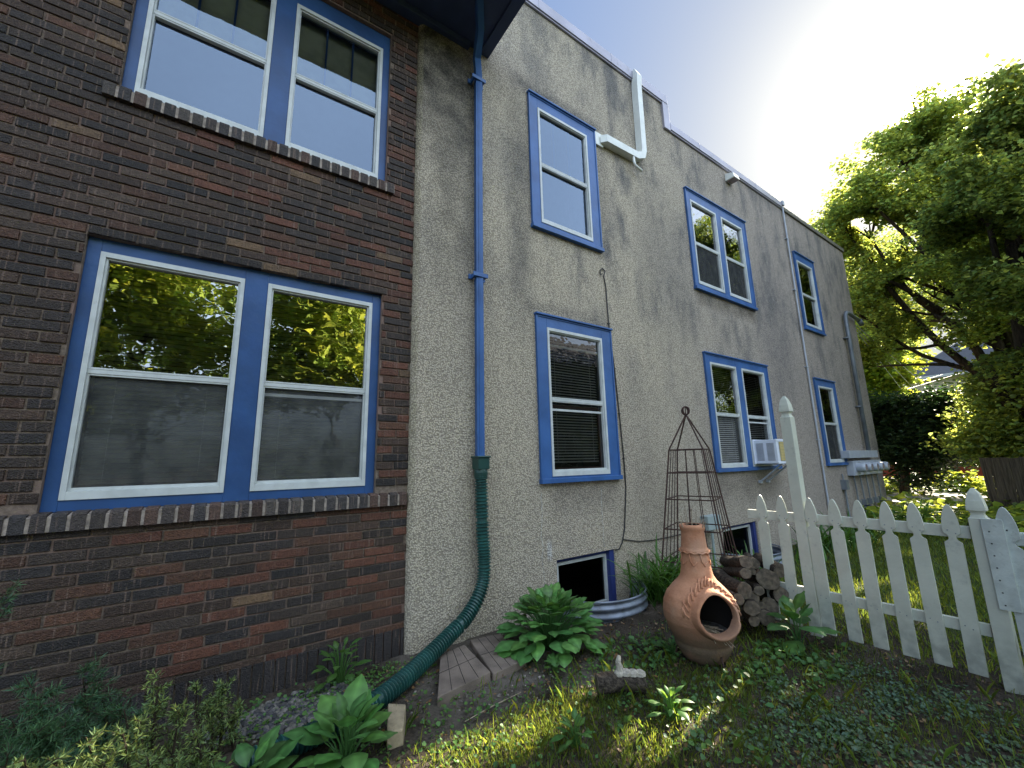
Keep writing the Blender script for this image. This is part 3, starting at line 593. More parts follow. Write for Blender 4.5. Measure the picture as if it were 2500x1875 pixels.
# ================================================================ window wells
for i, (cx, cy, a, b) in enumerate(WELLS):
    m = MB(); prof = []; z = -.32
    while z < .155: prof.append((z, .014*math.sin(z*2*math.pi/.075))); z += .0125
    K = 36; V = []
    for z, d in prof:
        for k in range(K+1):
            t = math.pi*k/K; V.append((cx-(a+d)*math.cos(t), -(b+d)*math.sin(t)-.002, z))
    m.add(V, [(i_*(K+1)+k, i_*(K+1)+k+1, (i_+1)*(K+1)+k+1, (i_+1)*(K+1)+k) for i_ in range(len(prof)-1) for k in range(K)])
    m.tube([(cx-a*math.cos(math.pi*k/K), -b*math.sin(math.pi*k/K)-.002, .158) for k in range(K+1)], .011, 6)
    o = m.build('window_well', 'galv', smooth=True)
    tag(o, ['corrugated metal window well beside the big leafy clump', 'corrugated metal window well behind the white pickets'][i], 'window well', 'basement window wells')

# ================================================================ picket fence
fence = thing('picket_fence', (4.24, -1.4, 0), 'cream white picket fence with gothic tips running out from the house', 'fence')
FX = 4.24; PH = 1.14
def picket_outline(h, w):
    hw = w/2; pts = [(-hw, 0), (-hw, h-.262), (-hw*.94, h-.256), (-hw*.80, h-.250)]
    for t in range(1, 8): a = math.pi*(t/8-.5); pts.append((-hw*.72+.013*math.cos(a)*1.0, h-.225+.021*math.sin(a)))
    pts += [(-hw*.80, h-.200), (-hw*.97, h-.192), (-hw*1.0, h-.170), (-hw*.97, h-.135), (-hw*.88, h-.100), (-hw*.72, h-.066), (-hw*.50, h-.034), (-hw*.26, h-.008), (0, h)]
    return pts+[(-x, z) for x, z in reversed(pts[:-1])]
m = MB(); ol = picket_outline(PH-.05, .090); m.prism([(0, x, z+.05) for x, z in ol], (.019, 0, 0))
for nx_, nz_ in ((-.02, .945), (.018, .965), (-.016, .33), (.02, .345)): m.box(-.0012, .0005, nx_-.0035, nx_+.0035, nz_-.0035, nz_+.0035, 1)
pk0 = m.build('picket', ['white', 'galv'], None, bevel=.0015); pk0.parent = fence; first = True
for y in (-1.452, -1.62, -1.870, -2.045, -2.20, -2.37, -2.535, -2.70):
    loc = Vector((FX, y, random.uniform(-.006, .006)))
    if first: pk0.location = loc-root_loc(fence); first = False
    else: o_ = copy_part(pk0, fence, loc); o_.rotation_euler.x = random.uniform(-.014, .014)
for z0, z1 in ((.915, .995), (.30, .375)):
    for ya, yb in ((-1.31, -1.745), (-1.84, -2.80)):
        m = MB(); m.box(FX+.0195, FX+.055, yb, ya, z0, z1); m.build('rail', 'white', fence, bevel=.002)
def post(name, x, y, h, w, z0=0.0):
    m = MB(); m.box(x, x+w, y-w/2, y+w/2, z0, h-.20); p = m.build(name, 'white', fence, bevel=.003)
    m = MB(); prof = [(w*.5, h-.2), (w*.42, h-.195), (w*.34, h-.175), (w*.34, h-.165), (w*.40, h-.150), (w*.50, h-.148), (w*.50, h-.13), (w*.44, h-.085), (w*.30, h-.035), (w*.10, h-.003), (0.001, h)]
    V = []; 
    for r, z in prof:
        for sx, sy in ((-1, -1), (0, -1.04), (1, -1), (1.04, 0), (1, 1), (0, 1.04), (-1, 1), (-1.04, 0)): V.append((x+w/2+sx*r, y+sy*r, z))
    m.add(V, [(i*8+k, i*8+(k+1) % 8, (i+1)*8+(k+1) % 8, (i+1)*8+k) for i in range(len(prof)-1) for k in range(8)]); m.build('post_cap', 'white', p, bevel=.001)
    return p
post('fence_post', FX-.001, -1.768, 2.05, .088)
post('fence_post', FX-.02, -2.855, 1.255, .092)
m = MB(); m.box(FX-.040, FX-.021, -2.965, -2.868, .50, 1.06)
for k in range(7): z = .53+k*.075; m.box(FX-.0425, FX-.0395, -2.902, -2.894, z-.004, z+.004, 1)
m.build('cover_board', ['oldwhite', 'black'], fence, bevel=.002)
gate = thing('garden_gate', (FX, -3.3, 0), 'weathered white picket gate hinged past the short fence post', 'gate')
m = MB(); ol = picket_outline(PH-.06, .1); m.prism([(0, x, z+.05) for x, z in ol], (.019, 0, 0)); m.box(-.001, .001, -.004, .004, .98, .99, 1)
gp = m.build('picket', ['oldwhite', 'black'], None, bevel=.0015); gp.parent = gate; gp.location = Vector((FX-.025, -2.975, .01))-root_loc(gate)
for y in (-3.13, -3.28, -3.43, -3.58): copy_part(gp, gate, (FX-.025, y, .01))
for z in (.90, .27): m = MB(); m.box(FX-.005, FX+.03, -3.75, -2.93, z, z+.085); m.build('rail', 'oldwhite', gate, bevel=.01)

# ================================================================ chiminea
CX, CY = 3.13, -1.44
chim = thing('chiminea', (CX, CY, 0), 'terracotta clay chiminea with round fire mouth standing before the log pile', 'chiminea')
prof = [(.12, .0), (.14, .01), (.175, .05), (.200, .10), (.212, .135), (.200, .15), (.212, .165), (.236, .22), (.255, .30), (.262, .36), (.256, .42), (.236, .475), (.200, .53), (.160, .58), (.140, .615), (.132, .66), (.126, .72), (.122, .765), (.122, .785), (.134, .80), (.134, .81), (.122, .825), (.116, .88), (.112, .93), (.110, .955), (.122, .965), (.126, .985), (.120, .998), (.100, 1.0)]
ZS = .98
prof = [(r*float(np.interp(z, [0, .30, .5, .60, .78, 1.0], [.93, 1.05, 1.0, .87, .80, .76])), z*ZS) for r, z in prof]
pz = [p[1] for p in prof]; prr = [p[0] for p in prof]
def surf(phi, z, off=0.0):
    r = float(np.interp(z, pz, prr))+off; return (CX+r*math.cos(phi), CY+r*math.sin(phi), z)
toc = math.atan2(CAM[1]-CY, CAM[0]-CX); MPHI = toc+R(27); MZ = .388; MR = .140
m = MB(); N = 128; zz = np.concatenate([np.linspace(.0, .155, 10), np.linspace(.16, .58, 64), np.linspace(.59, .785, 14), np.array([.79, .80, .81, .82, .84, .90, .93, .945, .955, .965, .975, .98])])
def inm(phi, z, k=1.0):
    d = (phi-MPHI+math.pi) % (2*math.pi)-math.pi; u = d*.235; return (u/(MR*k))**2+((z-MZ)/(MR*k))**2 < 1 and abs(d) < 1.2
for off, mi in ((0, 0), (-.018, 1)):
    V = [surf(2*math.pi*k/N, z, off) for z in zz for k in range(N)]
    fs = []
    for i in range(len(zz)-1):
        for k in range(N):
            if inm(2*math.pi*(k+.5)/N, (zz[i]+zz[i+1])/2): continue
            fs.append((i*N+k, i*N+(k+1) % N, (i+1)*N+(k+1) % N, (i+1)*N+k))
    m.add(V, fs, mi)
V = [surf(2*math.pi*k/N, zz[-1], o_) for o_ in (0, -.018) for k in range(N)]; m.add(V, [(k, (k+1) % N, N+(k+1) % N, N+k) for k in range(N)])
m.build('clay_body', ['terra', simple('soot', (.02, .016, .014), .95)], chim, smooth=True)
def ms(u, v, off=0.0): return surf(MPHI+u/.235, MZ+v, off)
# projecting collar round the mouth: lofted rings pushed outward
m = MB(); md = Vector((math.cos(MPHI), math.sin(MPHI), 0)); K = 64; rings = []
for rad, out in ((MR+.034, -.004), (MR+.022, .010), (MR+.016, .030), (MR+.010, .040), (MR-.004, .042), (MR-.010, .034), (MR-.012, .0), (MR-.012, -.03)):
    rings.append([Vector(ms(rad*math.cos(2*math.pi*k/K), rad*math.sin(2*math.pi*k/K)))+md*out*(1.0 if math.sin(2*math.pi*k/K) > -.3 else 1.35) for k in range(K)])
m.add([v for r_ in rings for v in r_], [(i*K+k, i*K+(k+1) % K, (i+1)*K+(k+1) % K, (i+1)*K+k) for i in range(len(rings)-1) for k in range(K)]); m.build('fire_mouth_rim', 'terra', chim, smooth=True)
# raised rope-like relief above the mouth
m = MB(); A = [R(-8+24.5*k) for k in range(9)]
for i, a in enumerate(A):
    ua = lambda rad, an: ms(rad*math.cos(an), rad*math.sin(an)*.98, .004)
    if i < len(A)-1:
        b = A[i+1]; hi = MR+.085; lo = MR+.038
        m.tube([ua(hi+.012, a-.03), ua((hi+lo)/2, a+(b-a)*.2), ua(lo, a+(b-a)*.45)], .0085, 6); m.tube([ua(lo, b), ua((hi+lo)/2, a+(b-a)*.75), ua(hi, a+(b-a)*.3)], .0085, 6)
        m.tube([ua(hi-.012, a), ua(hi-.004, (a+b)/2), ua(hi-.012, b)], .007, 6)
m.build('relief_band', 'terra', chim, smooth=True); m = MB()
for z in (.795*ZS,): m.tube([surf(t*math.pi/24, z-.006*math.sin(t*1.6), .006) for t in range(49)], .006, 6)
for t in range(8):
    a = t*math.pi/4+.2; m.tube([surf(a, .79*ZS, .006), surf(a+.05, .735*ZS, .005), surf(a+.25, .70*ZS, .003), surf(a+.5, .73*ZS, .003)], .0045, 6)
m.build('neck_rope', 'terra', chim, smooth=True)
m = MB(); m.lathe([(.001, .205), (.1, .20), (.19, .215)], (CX, CY, 0), 24)
m.build('ash_bed', 'ash', chim, smooth=True)
m = MB()
for k in range(34):
    a = MPHI+random.uniform(-.7, .7); r0 = random.uniform(.02, .16); p = Vector((CX+r0*math.cos(a), CY+r0*math.sin(a), .215+random.uniform(0, .03))); an = random.uniform(0, math.pi); l = random.uniform(.03, .08)
    d = Vector((math.cos(an), math.sin(an), random.uniform(-.15, .3)))*l; m.tube([p-d, p+d*.2+Vector((0, 0, .01)), p+d], [.004, .005, .003], 5)
for k in range(5):
    a = MPHI-.2+.12*k; p = Vector((CX+.16*math.cos(a), CY+.16*math.sin(a), .23)); q = p+Vector((math.cos(a)*.14, math.sin(a)*.14, -.02+random.uniform(-.03, .04))); m.tube([p, (p+q)/2+Vector((0, 0, .01)), q], .0025, 5)
m.build('kindling', 'stick', chim)
m = MB()
for k in range(14):
    a = random.uniform(0, 6.28); p = Vector((CX+.04*math.cos(a), CY+.04*math.sin(a), .80)); q = Vector((CX+.11*math.cos(a), CY+.11*math.sin(a), 1.0+random.uniform(-.01, .16)*(k % 3 == 0)+.01)); m.tube([p, q], .0025, 5)
m.tube([(CX, CY, .9), (CX+.01, CY, 1.08), (CX+.0, CY-.01, 1.10)], [.004, .004, .008], 6)
m.build('flue_sticks', 'stick', chim)
m = MB()
for k in range(3): a = MPHI+.15+k*2*math.pi/3; m.tube([(CX+.10*math.cos(a), CY+.10*math.sin(a), .12), (CX+.19*math.cos(a), CY+.19*math.sin(a), .09), (CX+.21*math.cos(a), CY+.21*math.sin(a), -.02)], .008, 6)
m.tube([(CX+.165*math.cos(t*math.pi/12), CY+.165*math.sin(t*math.pi/12), .095) for t in range(25)], .007, 6); m.build('iron_stand', 'rust', chim)

# ================================================================ firewood
def log(name, a, b, r, label, cat='log', group=None, n=18, parent=None, cutmat='cut'):
    a, b = Vector(a), Vector(b); o = thing(name, a, label, cat, group) if parent is None else parent
    d = (b-a).normalized(); s = d.orthogonal().normalized(); t = d.cross(s); K = 10; ph = random.uniform(0, 6); m = MB(); V = []
    bend = (s*random.uniform(-1, 1)+t*random.uniform(-1, 1))*r*.25
    def rad(an, i): return r*(1+.07*math.sin(2*an+ph)+.05*math.sin(5*an+ph*2+i*.4)+.05*math.sin(i*1.1+ph))
    for i in range(K+1):
        c = a.lerp(b, i/K)+bend*math.sin(math.pi*i/K)
        for k in range(n): an = 2*math.pi*k/n; V.append(c+(s*math.cos(an)+t*math.sin(an))*rad(an, i))
    m.add(V, [(i*n+k, i*n+(k+1) % n, (i+1)*n+(k+1) % n, (i+1)*n+k) for i in range(K) for k in range(n)]); m.build('bark', 'logbark', o, smooth=True)
    for i, c, sg in ((0, a, -1), (K, b, 1)):
        m = MB()
        V = [c+d*sg*.004]+[c+d*sg*.003+(s*math.cos(2*math.pi*k/n)+t*math.sin(2*math.pi*k/n))*rad(2*math.pi*k/n, i)*.93 for k in range(n)]+[c+(s*math.cos(2*math.pi*k/n)+t*math.sin(2*math.pi*k/n))*rad(2*math.pi*k/n, i)*.99 for k in range(n)]
        m.add(V, [(0, 1+k, 1+(k+1) % n) for k in range(n)]+[(1+k, 1+n+k, 1+n+(k+1) % n, 1+(k+1) % n) for k in range(n)])
        m.build('cut_end', cutmat, o)
    return o
def zz_(x, y): return 1650+.1386*x, 1330+.1386*y
LOGS = [((1240, 310), (880, 300), .058, -1.45, -1.05, 'stout log lying level on top of the pile, end at the upper middle'),
        ((1840, 460), (1440, 240), .055, -1.56, -1.22, 'long grey log on top of the pile, slanting against the pickets'),
        ((1380, 330), (1270, 215), .045, -1.40, -1.10, 'dark log behind the top of the pile'),
        ((1230, 505), (880, 480), .046, -1.46, -1.1, 'mossy log with pale knots on its end, second from the top'),
        ((1340, 470), (1300, 400), .03, -1.40, -1.1, 'small pale ended stick between the two biggest logs'),
        ((1625, 610), (1350, 560), .088, -1.50, -1.15, 'thickest log of the pile with a cracked round end'),
        ((1210, 810), (760, 560), .066, -1.50, -1.12, 'dark peeling log slanting down right beside the chiminea'),
        ((1465, 810), (1290, 680), .042, -1.50, -1.2, 'slim log in the centre of the pile'),
        ((1850, 880), (1540, 820), .066, -1.56, -1.2, 'fat dark log at the right edge of the pile by the large leaves'),
        ((1370, 930), (1260, 850), .05, -1.46, -1.15, 'log half hidden in the middle of the pile'),
        ((1340, 1120), (1200, 950), .062, -1.52, -1.2, 'log with a clean round end in the lower middle'),
        ((1500, 1080), (1440, 1000), .04, -1.48, -1.2, 'small dark log between the lower round ends'),
        ((1655, 1090), (1540, 1010), .07, -1.50, -1.2, 'dark log with a rough star cracked end, lower right'),
        ((1590, 1290), (1420, 1180), .062, -1.54, -1.2, 'log on the ground, rightmost of the bottom row'),
        ((1380, 1340), (1260, 1270), .045, -1.52, -1.2, 'short log on the ground at the foot of the pile'),
        ((1110, 960), (1040, 900), .04, -1.50, -1.2, 'thin log tucked behind the chiminea mouth')]
for (p, q, r_, y0, y1, lb) in LOGS:
    a = ay(*zz_(*p), y0); b = ay(*zz_(*q), y1); a[2] = max(a[2], r_*.9); b[2] = max(b[2], r_*.9)
    log('log', a, b, r_, lb, 'log', 'firewood logs in the pile')
m = MB(); c = ay(*zz_(1080, 870), -1.40); m.box(c[0]-.08, c[0]+.10, c[1]-.05, c[1]+.2, c[2]-.03, c[2]+.03); tag(m.build('concrete_block', 'paver', bevel=.008), 'grey concrete block wedged low in the log pile beside the chiminea', 'block')
# lone short log in the grass
la, lb_ = az(1458, 1672, .06), az(1572, 1668, .06)
lo = log('log', la, lb_, .058, 'short lone log with a pale peeling stub lying on the lawn', 'log', cutmat='cut')
m = MB(); d_ = Vector(lb_)-Vector(la)
for t, h, r_ in ((.45, .02, .035), (.6, .03, .04), (.75, .02, .04), (.9, .01, .038)):
    c = Vector(la)+d_*t+Vector((0, -.012, .056+h*.4)); m.lathe([(r_*.3, -.02), (r_, -.005), (r_*.9, .012), (r_*.4, .024)], tuple(c), 9, cap=True)
c = Vector(la)+d_*.52+Vector((0, 0, .05)); m.tube([c, c+Vector((-.01, 0, .05)), c+Vector((-.02, 0, .085)), c+Vector((-.005, 0, .12))], [.035, .024, .018, .012], 8); m.build('pale_stub', 'pale', lo)
# ================================================================ trellis obelisk
OX, OY = 4.66, -.50
ob = thing('trellis_obelisk', (OX, OY, 0), 'rusty iron obelisk trellis with a ball finial against the stucco wall', 'trellis')
rot = R(20)
def oc(k, hw): a = rot+math.pi/4+k*math.pi/2; return (OX+hw*1.414*math.cos(a), OY+hw*1.414*math.sin(a))
def hwz(z): return .19+(1.60-z)*.118
TOP = 2.03
for k in range(4):
    m = MB(); b0 = oc(k, hwz(0)); b1 = oc(k, hwz(1.6)); m.tube([(*b0, 0), (*b1, 1.6), (OX, OY, TOP)], .0095, 6); m.build('leg', 'rust', ob)
for z in (1.60, 1.33, 1.03, .70, .35):
    q = [oc(k, hwz(z)) for k in range(5)]; m = MB(); m.tube([(*q[k], z) for k in range(4)]+[(*q[0], z), tuple(Vector((*q[0], z)).lerp(Vector((*q[1], z)), .1))], .0075, 6); m.build('cross_ring', 'rust', ob)
m = MB()
for k in range(4):
    for f in (.25, .5, .75):
        p1 = Vector((*oc(k, hwz(1.6)), 1.6)).lerp(Vector((*oc((k+1) % 4, hwz(1.6)), 1.6)), f); p0 = Vector((*oc(k, hwz(.1)), .1)).lerp(Vector((*oc((k+1) % 4, hwz(.1)), .1)), f); m.tube([p0, p1], .005, 6)
m.build('upright_bars', 'rust', ob)
m = MB()
for a in (0, 1.57): m.tube([(OX+.05*math.cos(t*math.pi/10)*math.cos(a), OY+.05*math.cos(t*math.pi/10)*math.sin(a), TOP+.045+.05*math.sin(t*math.pi/10)) for t in range(21)], .0095, 6)
m.tube([(OX, OY, TOP-.02), (OX, OY, TOP+.09)], .006, 6); m.build('ball_finial', 'rust', ob)
# ================================================================ pavers, block, gravel
for i, (q, lb) in enumerate((([(1100, 1570), (1134, 1573), (1198, 1640), (1068, 1700), (1042, 1645)], 'square concrete paver with scored lines partly under the green hose'), ([(1147, 1562), (1222, 1546), (1285, 1608), (1204, 1645)], 'square concrete paver with scored lines under the big leafy clump'))):
    T = .062 if i == 0 else .055
    if i == 0: q = [(1075, 1598), (1134, 1573), (1198, 1640), (1068, 1702)]
    pts = [Vector(az(*p, T)) for p in q]; m = MB(); m.prism([tuple(p) for p in reversed(pts)], (0, 0, -.075)); o = m.build('paver', 'paver', bevel=.006)
    tag(o, lb, 'paver', 'concrete pavers against the wall')
    g_ = MB(); A_, B_, C_, D_ = pts
    up = Vector((0, 0, .0012))
    for f in (.25, .5, .75): g_.tube([A_.lerp(B_, f)+up, D_.lerp(C_, f)+up], .0022, 4)
    g_.tube([A_.lerp(D_, .5)+up, B_.lerp(C_, .5)+up], .0022, 4)
    so_ = g_.build('scored_lines', simple('dark_joint', (.05, .042, .035), .95), o); so_.location = (0, 0, 0)
m = MB(); b_ = [Vector(az(*p, .09)) for p in ((947, 1716), (991, 1718), (984, 1780), (944, 1790))]; m.prism([tuple(p) for p in reversed(b_)], (.004, -.004, -.10)); tag(m.build('stone_block', 'stone', bevel=.008), 'tan rectangular stone block lying beside the end of the green hose', 'stone')

def scatter(n_, fn, x0, x1, y0, y1):
    P = np.stack([rng.uniform(x0, x1, n_), rng.uniform(y0, y1, n_), np.zeros(n_)], 1); d = fn(P[:, 0], P[:, 1]); return P[rng.uniform(size=n_) < d]
def blob(x, y, cx, cy, rx, ry, p=2): return np.clip(1.4-(((x-cx)/rx)**2+((y-cy)/ry)**2), 0, 1)
def pnoise(x, y, s, seed=0):
    return .5+.5*np.sin(x*s+seed+1.7*np.sin(y*s*.8+seed*2))*np.sin(y*s*1.1-seed+1.3*np.sin(x*s*.7+seed))
def inwell(x, y): return np.any([((x-c)/(a+.03))**2+((y-d)/(b+.03))**2 < 1 for c, d, a, b in WELLS], axis=0)
# pebbles (gravel strip by the brick foot): stuff
def pebbles(P, smin, smax, name, kindcols):
    N = len(P); ang = rng.uniform(0, 6.28, N); s = rng.uniform(smin, smax, N); V = np.zeros((N, 10, 3))
    ring = [(math.cos(t), math.sin(t)) for t in np.linspace(0, 2*math.pi, 5)[:4]]
    for k in range(4):
        a = ang+k*math.pi/2+rng.uniform(-.3, .3, N); rr_ = s*rng.uniform(.7, 1.1, N)
        V[:, k] = P+np.stack([rr_*np.cos(a)*1.2, rr_*np.sin(a), s*.15], 1); V[:, 4+k] = P+np.stack([rr_*.75*np.cos(a+.2)*1.2, rr_*.75*np.sin(a+.2), s*.75*rng.uniform(.7, 1.1, N)], 1)
    V[:, 8] = P+np.stack([0*s, 0*s, s*.95], 1); V[:, 9] = P-np.stack([0*s, 0*s, s*.3], 1)
    fs = [(0, 1, 5, 4), (1, 2, 6, 5), (2, 3, 7, 6), (3, 0, 4, 7), (4, 5, 8), (5, 6, 8), (6, 7, 8), (7, 4, 8)]
    c = np.array(kindcols)[rng.integers(0, len(kindcols), N)]*rng.uniform(.7, 1.2, (N, 1)); o = np_mesh(name, V, 10, 'pebble', None, c, fs, True); tag(o, kind='stuff'); return o
G = scatter(5000, lambda x, y: blob(x, y, .50, -.30, .42, .20)*.9, -.3, 1.2, -.75, .02); o = pebbles(G, .012, .026, 'gravel', [(.09, .085, .085), (.06, .06, .065), (.14, .13, .11), (.18, .165, .15), (.04, .04, .045)]); tag(o, 'grey river pebbles along the foot of the brick wall', 'gravel')
G = scatter(9000, lambda x, y: np.clip(blob(x, y, 1.9, -1.0, 1.3, .5)*pnoise(x, y, 6, 1), 0, 1)*.5, .6, 4.2, -2.2, -.1); o = pebbles(G, .004, .011, 'soil_crumbs', [(.17, .15, .12), (.10, .085, .065), (.24, .21, .18), (.06, .05, .04)]); tag(o, 'small pebbles and crumbs scattered over the bare soil', 'gravel')

# ================================================================ plants
LEAFSHAPE = [0, .55, .86, 1.0, .93, .72, .40, 0.03]
def broad_leaf(m, base, az_, el, L, W, droop, col, cup=.25, wave=.0):
    K = len(LEAFSHAPE); V = []; base = Vector(base); h = Vector((math.cos(az_), math.sin(az_), 0)); side = Vector((-math.sin(az_), math.cos(az_), 0)); p = base.copy(); e = el
    for i in range(K):
        w_ = W*LEAFSHAPE[i]*.5; d = h*math.cos(e)+Vector((0, 0, 1))*math.sin(e); nn = d.cross(side)*-1
        wv = wave*math.sin(i*2.4)
        V += [p-side*w_+nn*(w_*cup+wv*W), p-side*w_*.5+nn*(w_*cup*.35), p-nn*.0, p+side*w_*.5+nn*(w_*cup*.35), p+side*w_+nn*(w_*cup-wv*W)]
        p = p+d*(L/(K-1)); e -= droop/(K-1)
    m.add(V, [(i*5+k, i*5+k+1, (i+1)*5+k+1, (i+1)*5+k) for i in range(K-1) for k in range(4)], 0, col)
    for i in range(K):
        for k in range(5):
            q = (1.45 if k == 2 else 1.0)*(1.12 if i % 2 else .9)*random.uniform(.93, 1.07); m.c[-5*K+i*5+k] = tuple(v*q for v in col)
def clump(name, c, n_, rad, L, W, label, cat, mat='broad', height=.25, elr=(.1, 1.2), group=None, cols=(.7, 1.3), cup=.25, droop=1.0):
    o = thing(name, (c[0], c[1], 0), label, cat, group); m = MB(); s_ = MB()
    for i in range(n_):
        f = (i+.5)/n_; a = i*2.39996+random.uniform(-.3, .3); rr_ = rad*math.sqrt(f)*random.uniform(.75, 1.0); el = elr[1]+(elr[0]-elr[1])*f+random.uniform(-.15, .15)
        z = height*(1-f**1.6*.8)*random.uniform(.8, 1.1)+.02; b = Vector((c[0]+rr_*math.cos(a), c[1]+rr_*math.sin(a), z)); l = L*random.uniform(.7, 1.15)*(.75+.4*f)
        k = random.uniform(*cols); col = (k*random.uniform(.85, 1.2), k, k*random.uniform(.8, 1.1)); broad_leaf(m, b, a+random.uniform(-.4, .4), el, l, W*random.uniform(.8, 1.15)*l/L, droop*random.uniform(.6, 1.3), col, cup, random.uniform(-.05, .05))
        s_.tube([(c[0]+rr_*.15*math.cos(a), c[1]+rr_*.15*math.sin(a), 0), (c[0]+rr_*.6*math.cos(a), c[1]+rr_*.6*math.sin(a), z*.7), tuple(b)], [.006, .004, .003], 5)
    m.build('leaves', mat, o, smooth=True, color=True); s_.build('stems', mat, o, color=True); return o
clump('leafy_plant', (2.34, -.58), 170, .36, .16, .125, 'big clump of broad green pointed leaves in front of the basement window', 'plant', height=.33, elr=(-.1, 1.15), cols=(.8, 1.7), droop=.8, cup=.12)
clump('leafy_plant', (.64, -1.02), 34, .14, .19, .125, 'broad leaved plant over the lower end of the green hose', 'plant', height=.20, elr=(.3, 1.3), cols=(.9, 1.6), cup=.12)
clump('leafy_plant', (.22, -1.00), 18, .11, .17, .115, 'smaller broad leaved plant at the bottom edge left of the hose end', 'plant', height=.14, elr=(.2, 1.2), cols=(.9, 1.6), cup=.12)
clump('leafy_plant', (3.93, -1.76), 13, .10, .22, .16, 'plant with a few very large smooth leaves at the foot of the fence', 'plant', height=.24, elr=(.1, 1.3), cup=.12, cols=(.6, 1.1))
clump('small_weed', (.80, -.12), 26, .14, .09, .055, 'dark lobed weed growing from the gravel by the brick wall', 'plant', mat='weed', height=.22, elr=(.2, 1.1), cols=(.5, .9))
clump('small_weed', tuple(az(1405, 1830)[:2]), 18, .06, .085, .04, 'leafy weed in the lawn at the bottom right of the sunlit strip', 'plant', mat='weed', height=.10)
clump('small_weed', tuple(az(1640, 1760)[:2]), 20, .07, .09, .04, 'weed with pale lower leaves in the lawn right of the lone log', 'plant', mat='weed', height=.12)
clump('small_weed', tuple(az(1355, 1640)[:2]), 12, .05, .07, .035, 'little weed at the front edge of the big leafy clump', 'plant', mat='weed', height=.05)
clump('small_weed', tuple(az(1640, 1600)[:2]), 22, .10, .075, .05, 'round leaved weed left of the foot of the chiminea', 'plant', mat='weed', height=.06)
# day lily clumps: arching straps
def straps(name, c, n_, L, W, spread, label, mat='lily', rx=.2, ry=.15):
    o = thing(name, (c[0], c[1], 0), label, 'plant'); m = MB()
    for i in range(n_):
        a = random.uniform(0, 6.283); b = Vector((c[0]+random.gauss(0, rx)*.6, c[1]+random.gauss(0, ry)*.6, 0)); l = L*random.uniform(.55, 1.15); e = random.uniform(.95, 1.5); K = 9; h = Vector((math.cos(a), math.sin(a), 0)); s = Vector((-math.sin(a), math.cos(a), 0)); p = b.copy(); V = []
        dr = random.uniform(.9, 2.3)*spread
        for k in range(K):
            f = k/(K-1); w_ = W*.5*min(1, 4*(1-f)+.05); d = h*math.cos(e)+Vector((0, 0, math.sin(e))); nn = s.cross(d); V += [p-s*w_+nn*w_*.5, p, p+s*w_+nn*w_*.5]; p = p+d*(l/(K-1)); e -= dr/(K-1)*(.4+1.2*f)
        k_ = random.uniform(.65, 1.35); m.add(V, [(i_*3+q, i_*3+q+1, (i_+1)*3+q+1, (i_+1)*3+q) for i_ in range(K-1) for q in range(2)], 0, (k_*1.05, k_, k_*.8))
    m.build('leaves', mat, o, smooth=True, color=True); return o
straps('day_lily', (4.08, -.42), 190, .62, .022, 1.0, 'arching strap leaved lily clump at the wall behind the chiminea', rx=.27, ry=.22)
straps('day_lily', (5.2, -.62), 90, .48, .020, 1.0, 'strap leaved lily clump in front of the second basement window', rx=.45, ry=.18)
straps('day_lily', (8.7, -.6), 160, .6, .03, 1.0, 'lily clump along the wall seen between the pickets', rx=1.2, ry=.25)
straps('day_lily', (11.8, -.7), 120, .6, .035, 1.0, 'lily clump below the electric meters', rx=1.1, ry=.3)
# yew and feathery shrub, bottom left
def yew(name, stems, label, mat, nl, nlen, nw, spread=.16, cols=(.6, 1.5), seed=3):
    random.seed(seed); c0 = stems[0][0]; o = thing(name, (c0[0], c0[1], 0), label, 'shrub'); C, T, m = [], [], MB()
    for (b, t, n_) in stems:
        b = Vector(b); t = Vector(t); mid = b.lerp(t, .5)+Vector((random.uniform(-.04, .04), random.uniform(-.04, .04), .03)); m.tube([b, mid, t], [.010, .006, .002], 5, col=(.3, .2, .15))
        for i in range(n_):
            f = random.uniform(.15, 1); p = (b.lerp(mid, f*2) if f < .5 else mid.lerp(t, f*2-1)); a = random.uniform(0, 6.283); l = spread*random.uniform(.4, 1)*(1.15-.7*f)
            d = Vector((math.cos(a), math.sin(a), random.uniform(.1, 1.1))).normalized(); q = p+d*l; m.tube([p, q], [.003, .0015], 4, col=(.4, .35, .2))
            for k in range(nl):
                g_ = (k+1)/nl; pp_ = p.lerp(q, g_); C.append(pp_); T.append((d*.55+Vector(rng.normal(size=3))*.7).normalized())
    C = np.array(C); T = np.array(T); N = len(C); l = nlen*rng.uniform(.7, 1.2, (N, 1)); s = unit(np.cross(T, rng.normal(size=(N, 3)))); w_ = nw
    V = np.stack([C-s*w_*.3, C+T*l*.4-s*w_*.5, C+T*l, C+T*l*.4+s*w_*.5], 1); np_mesh('needles', V, 4, mat, o, rand_cols(N, *cols, .2)); m.build('twigs', 'bark', o); return o
def st(px, py, y, bx, by, n_): t = ay(px, py, y); return ((bx, by, .0), tuple(t), n_)
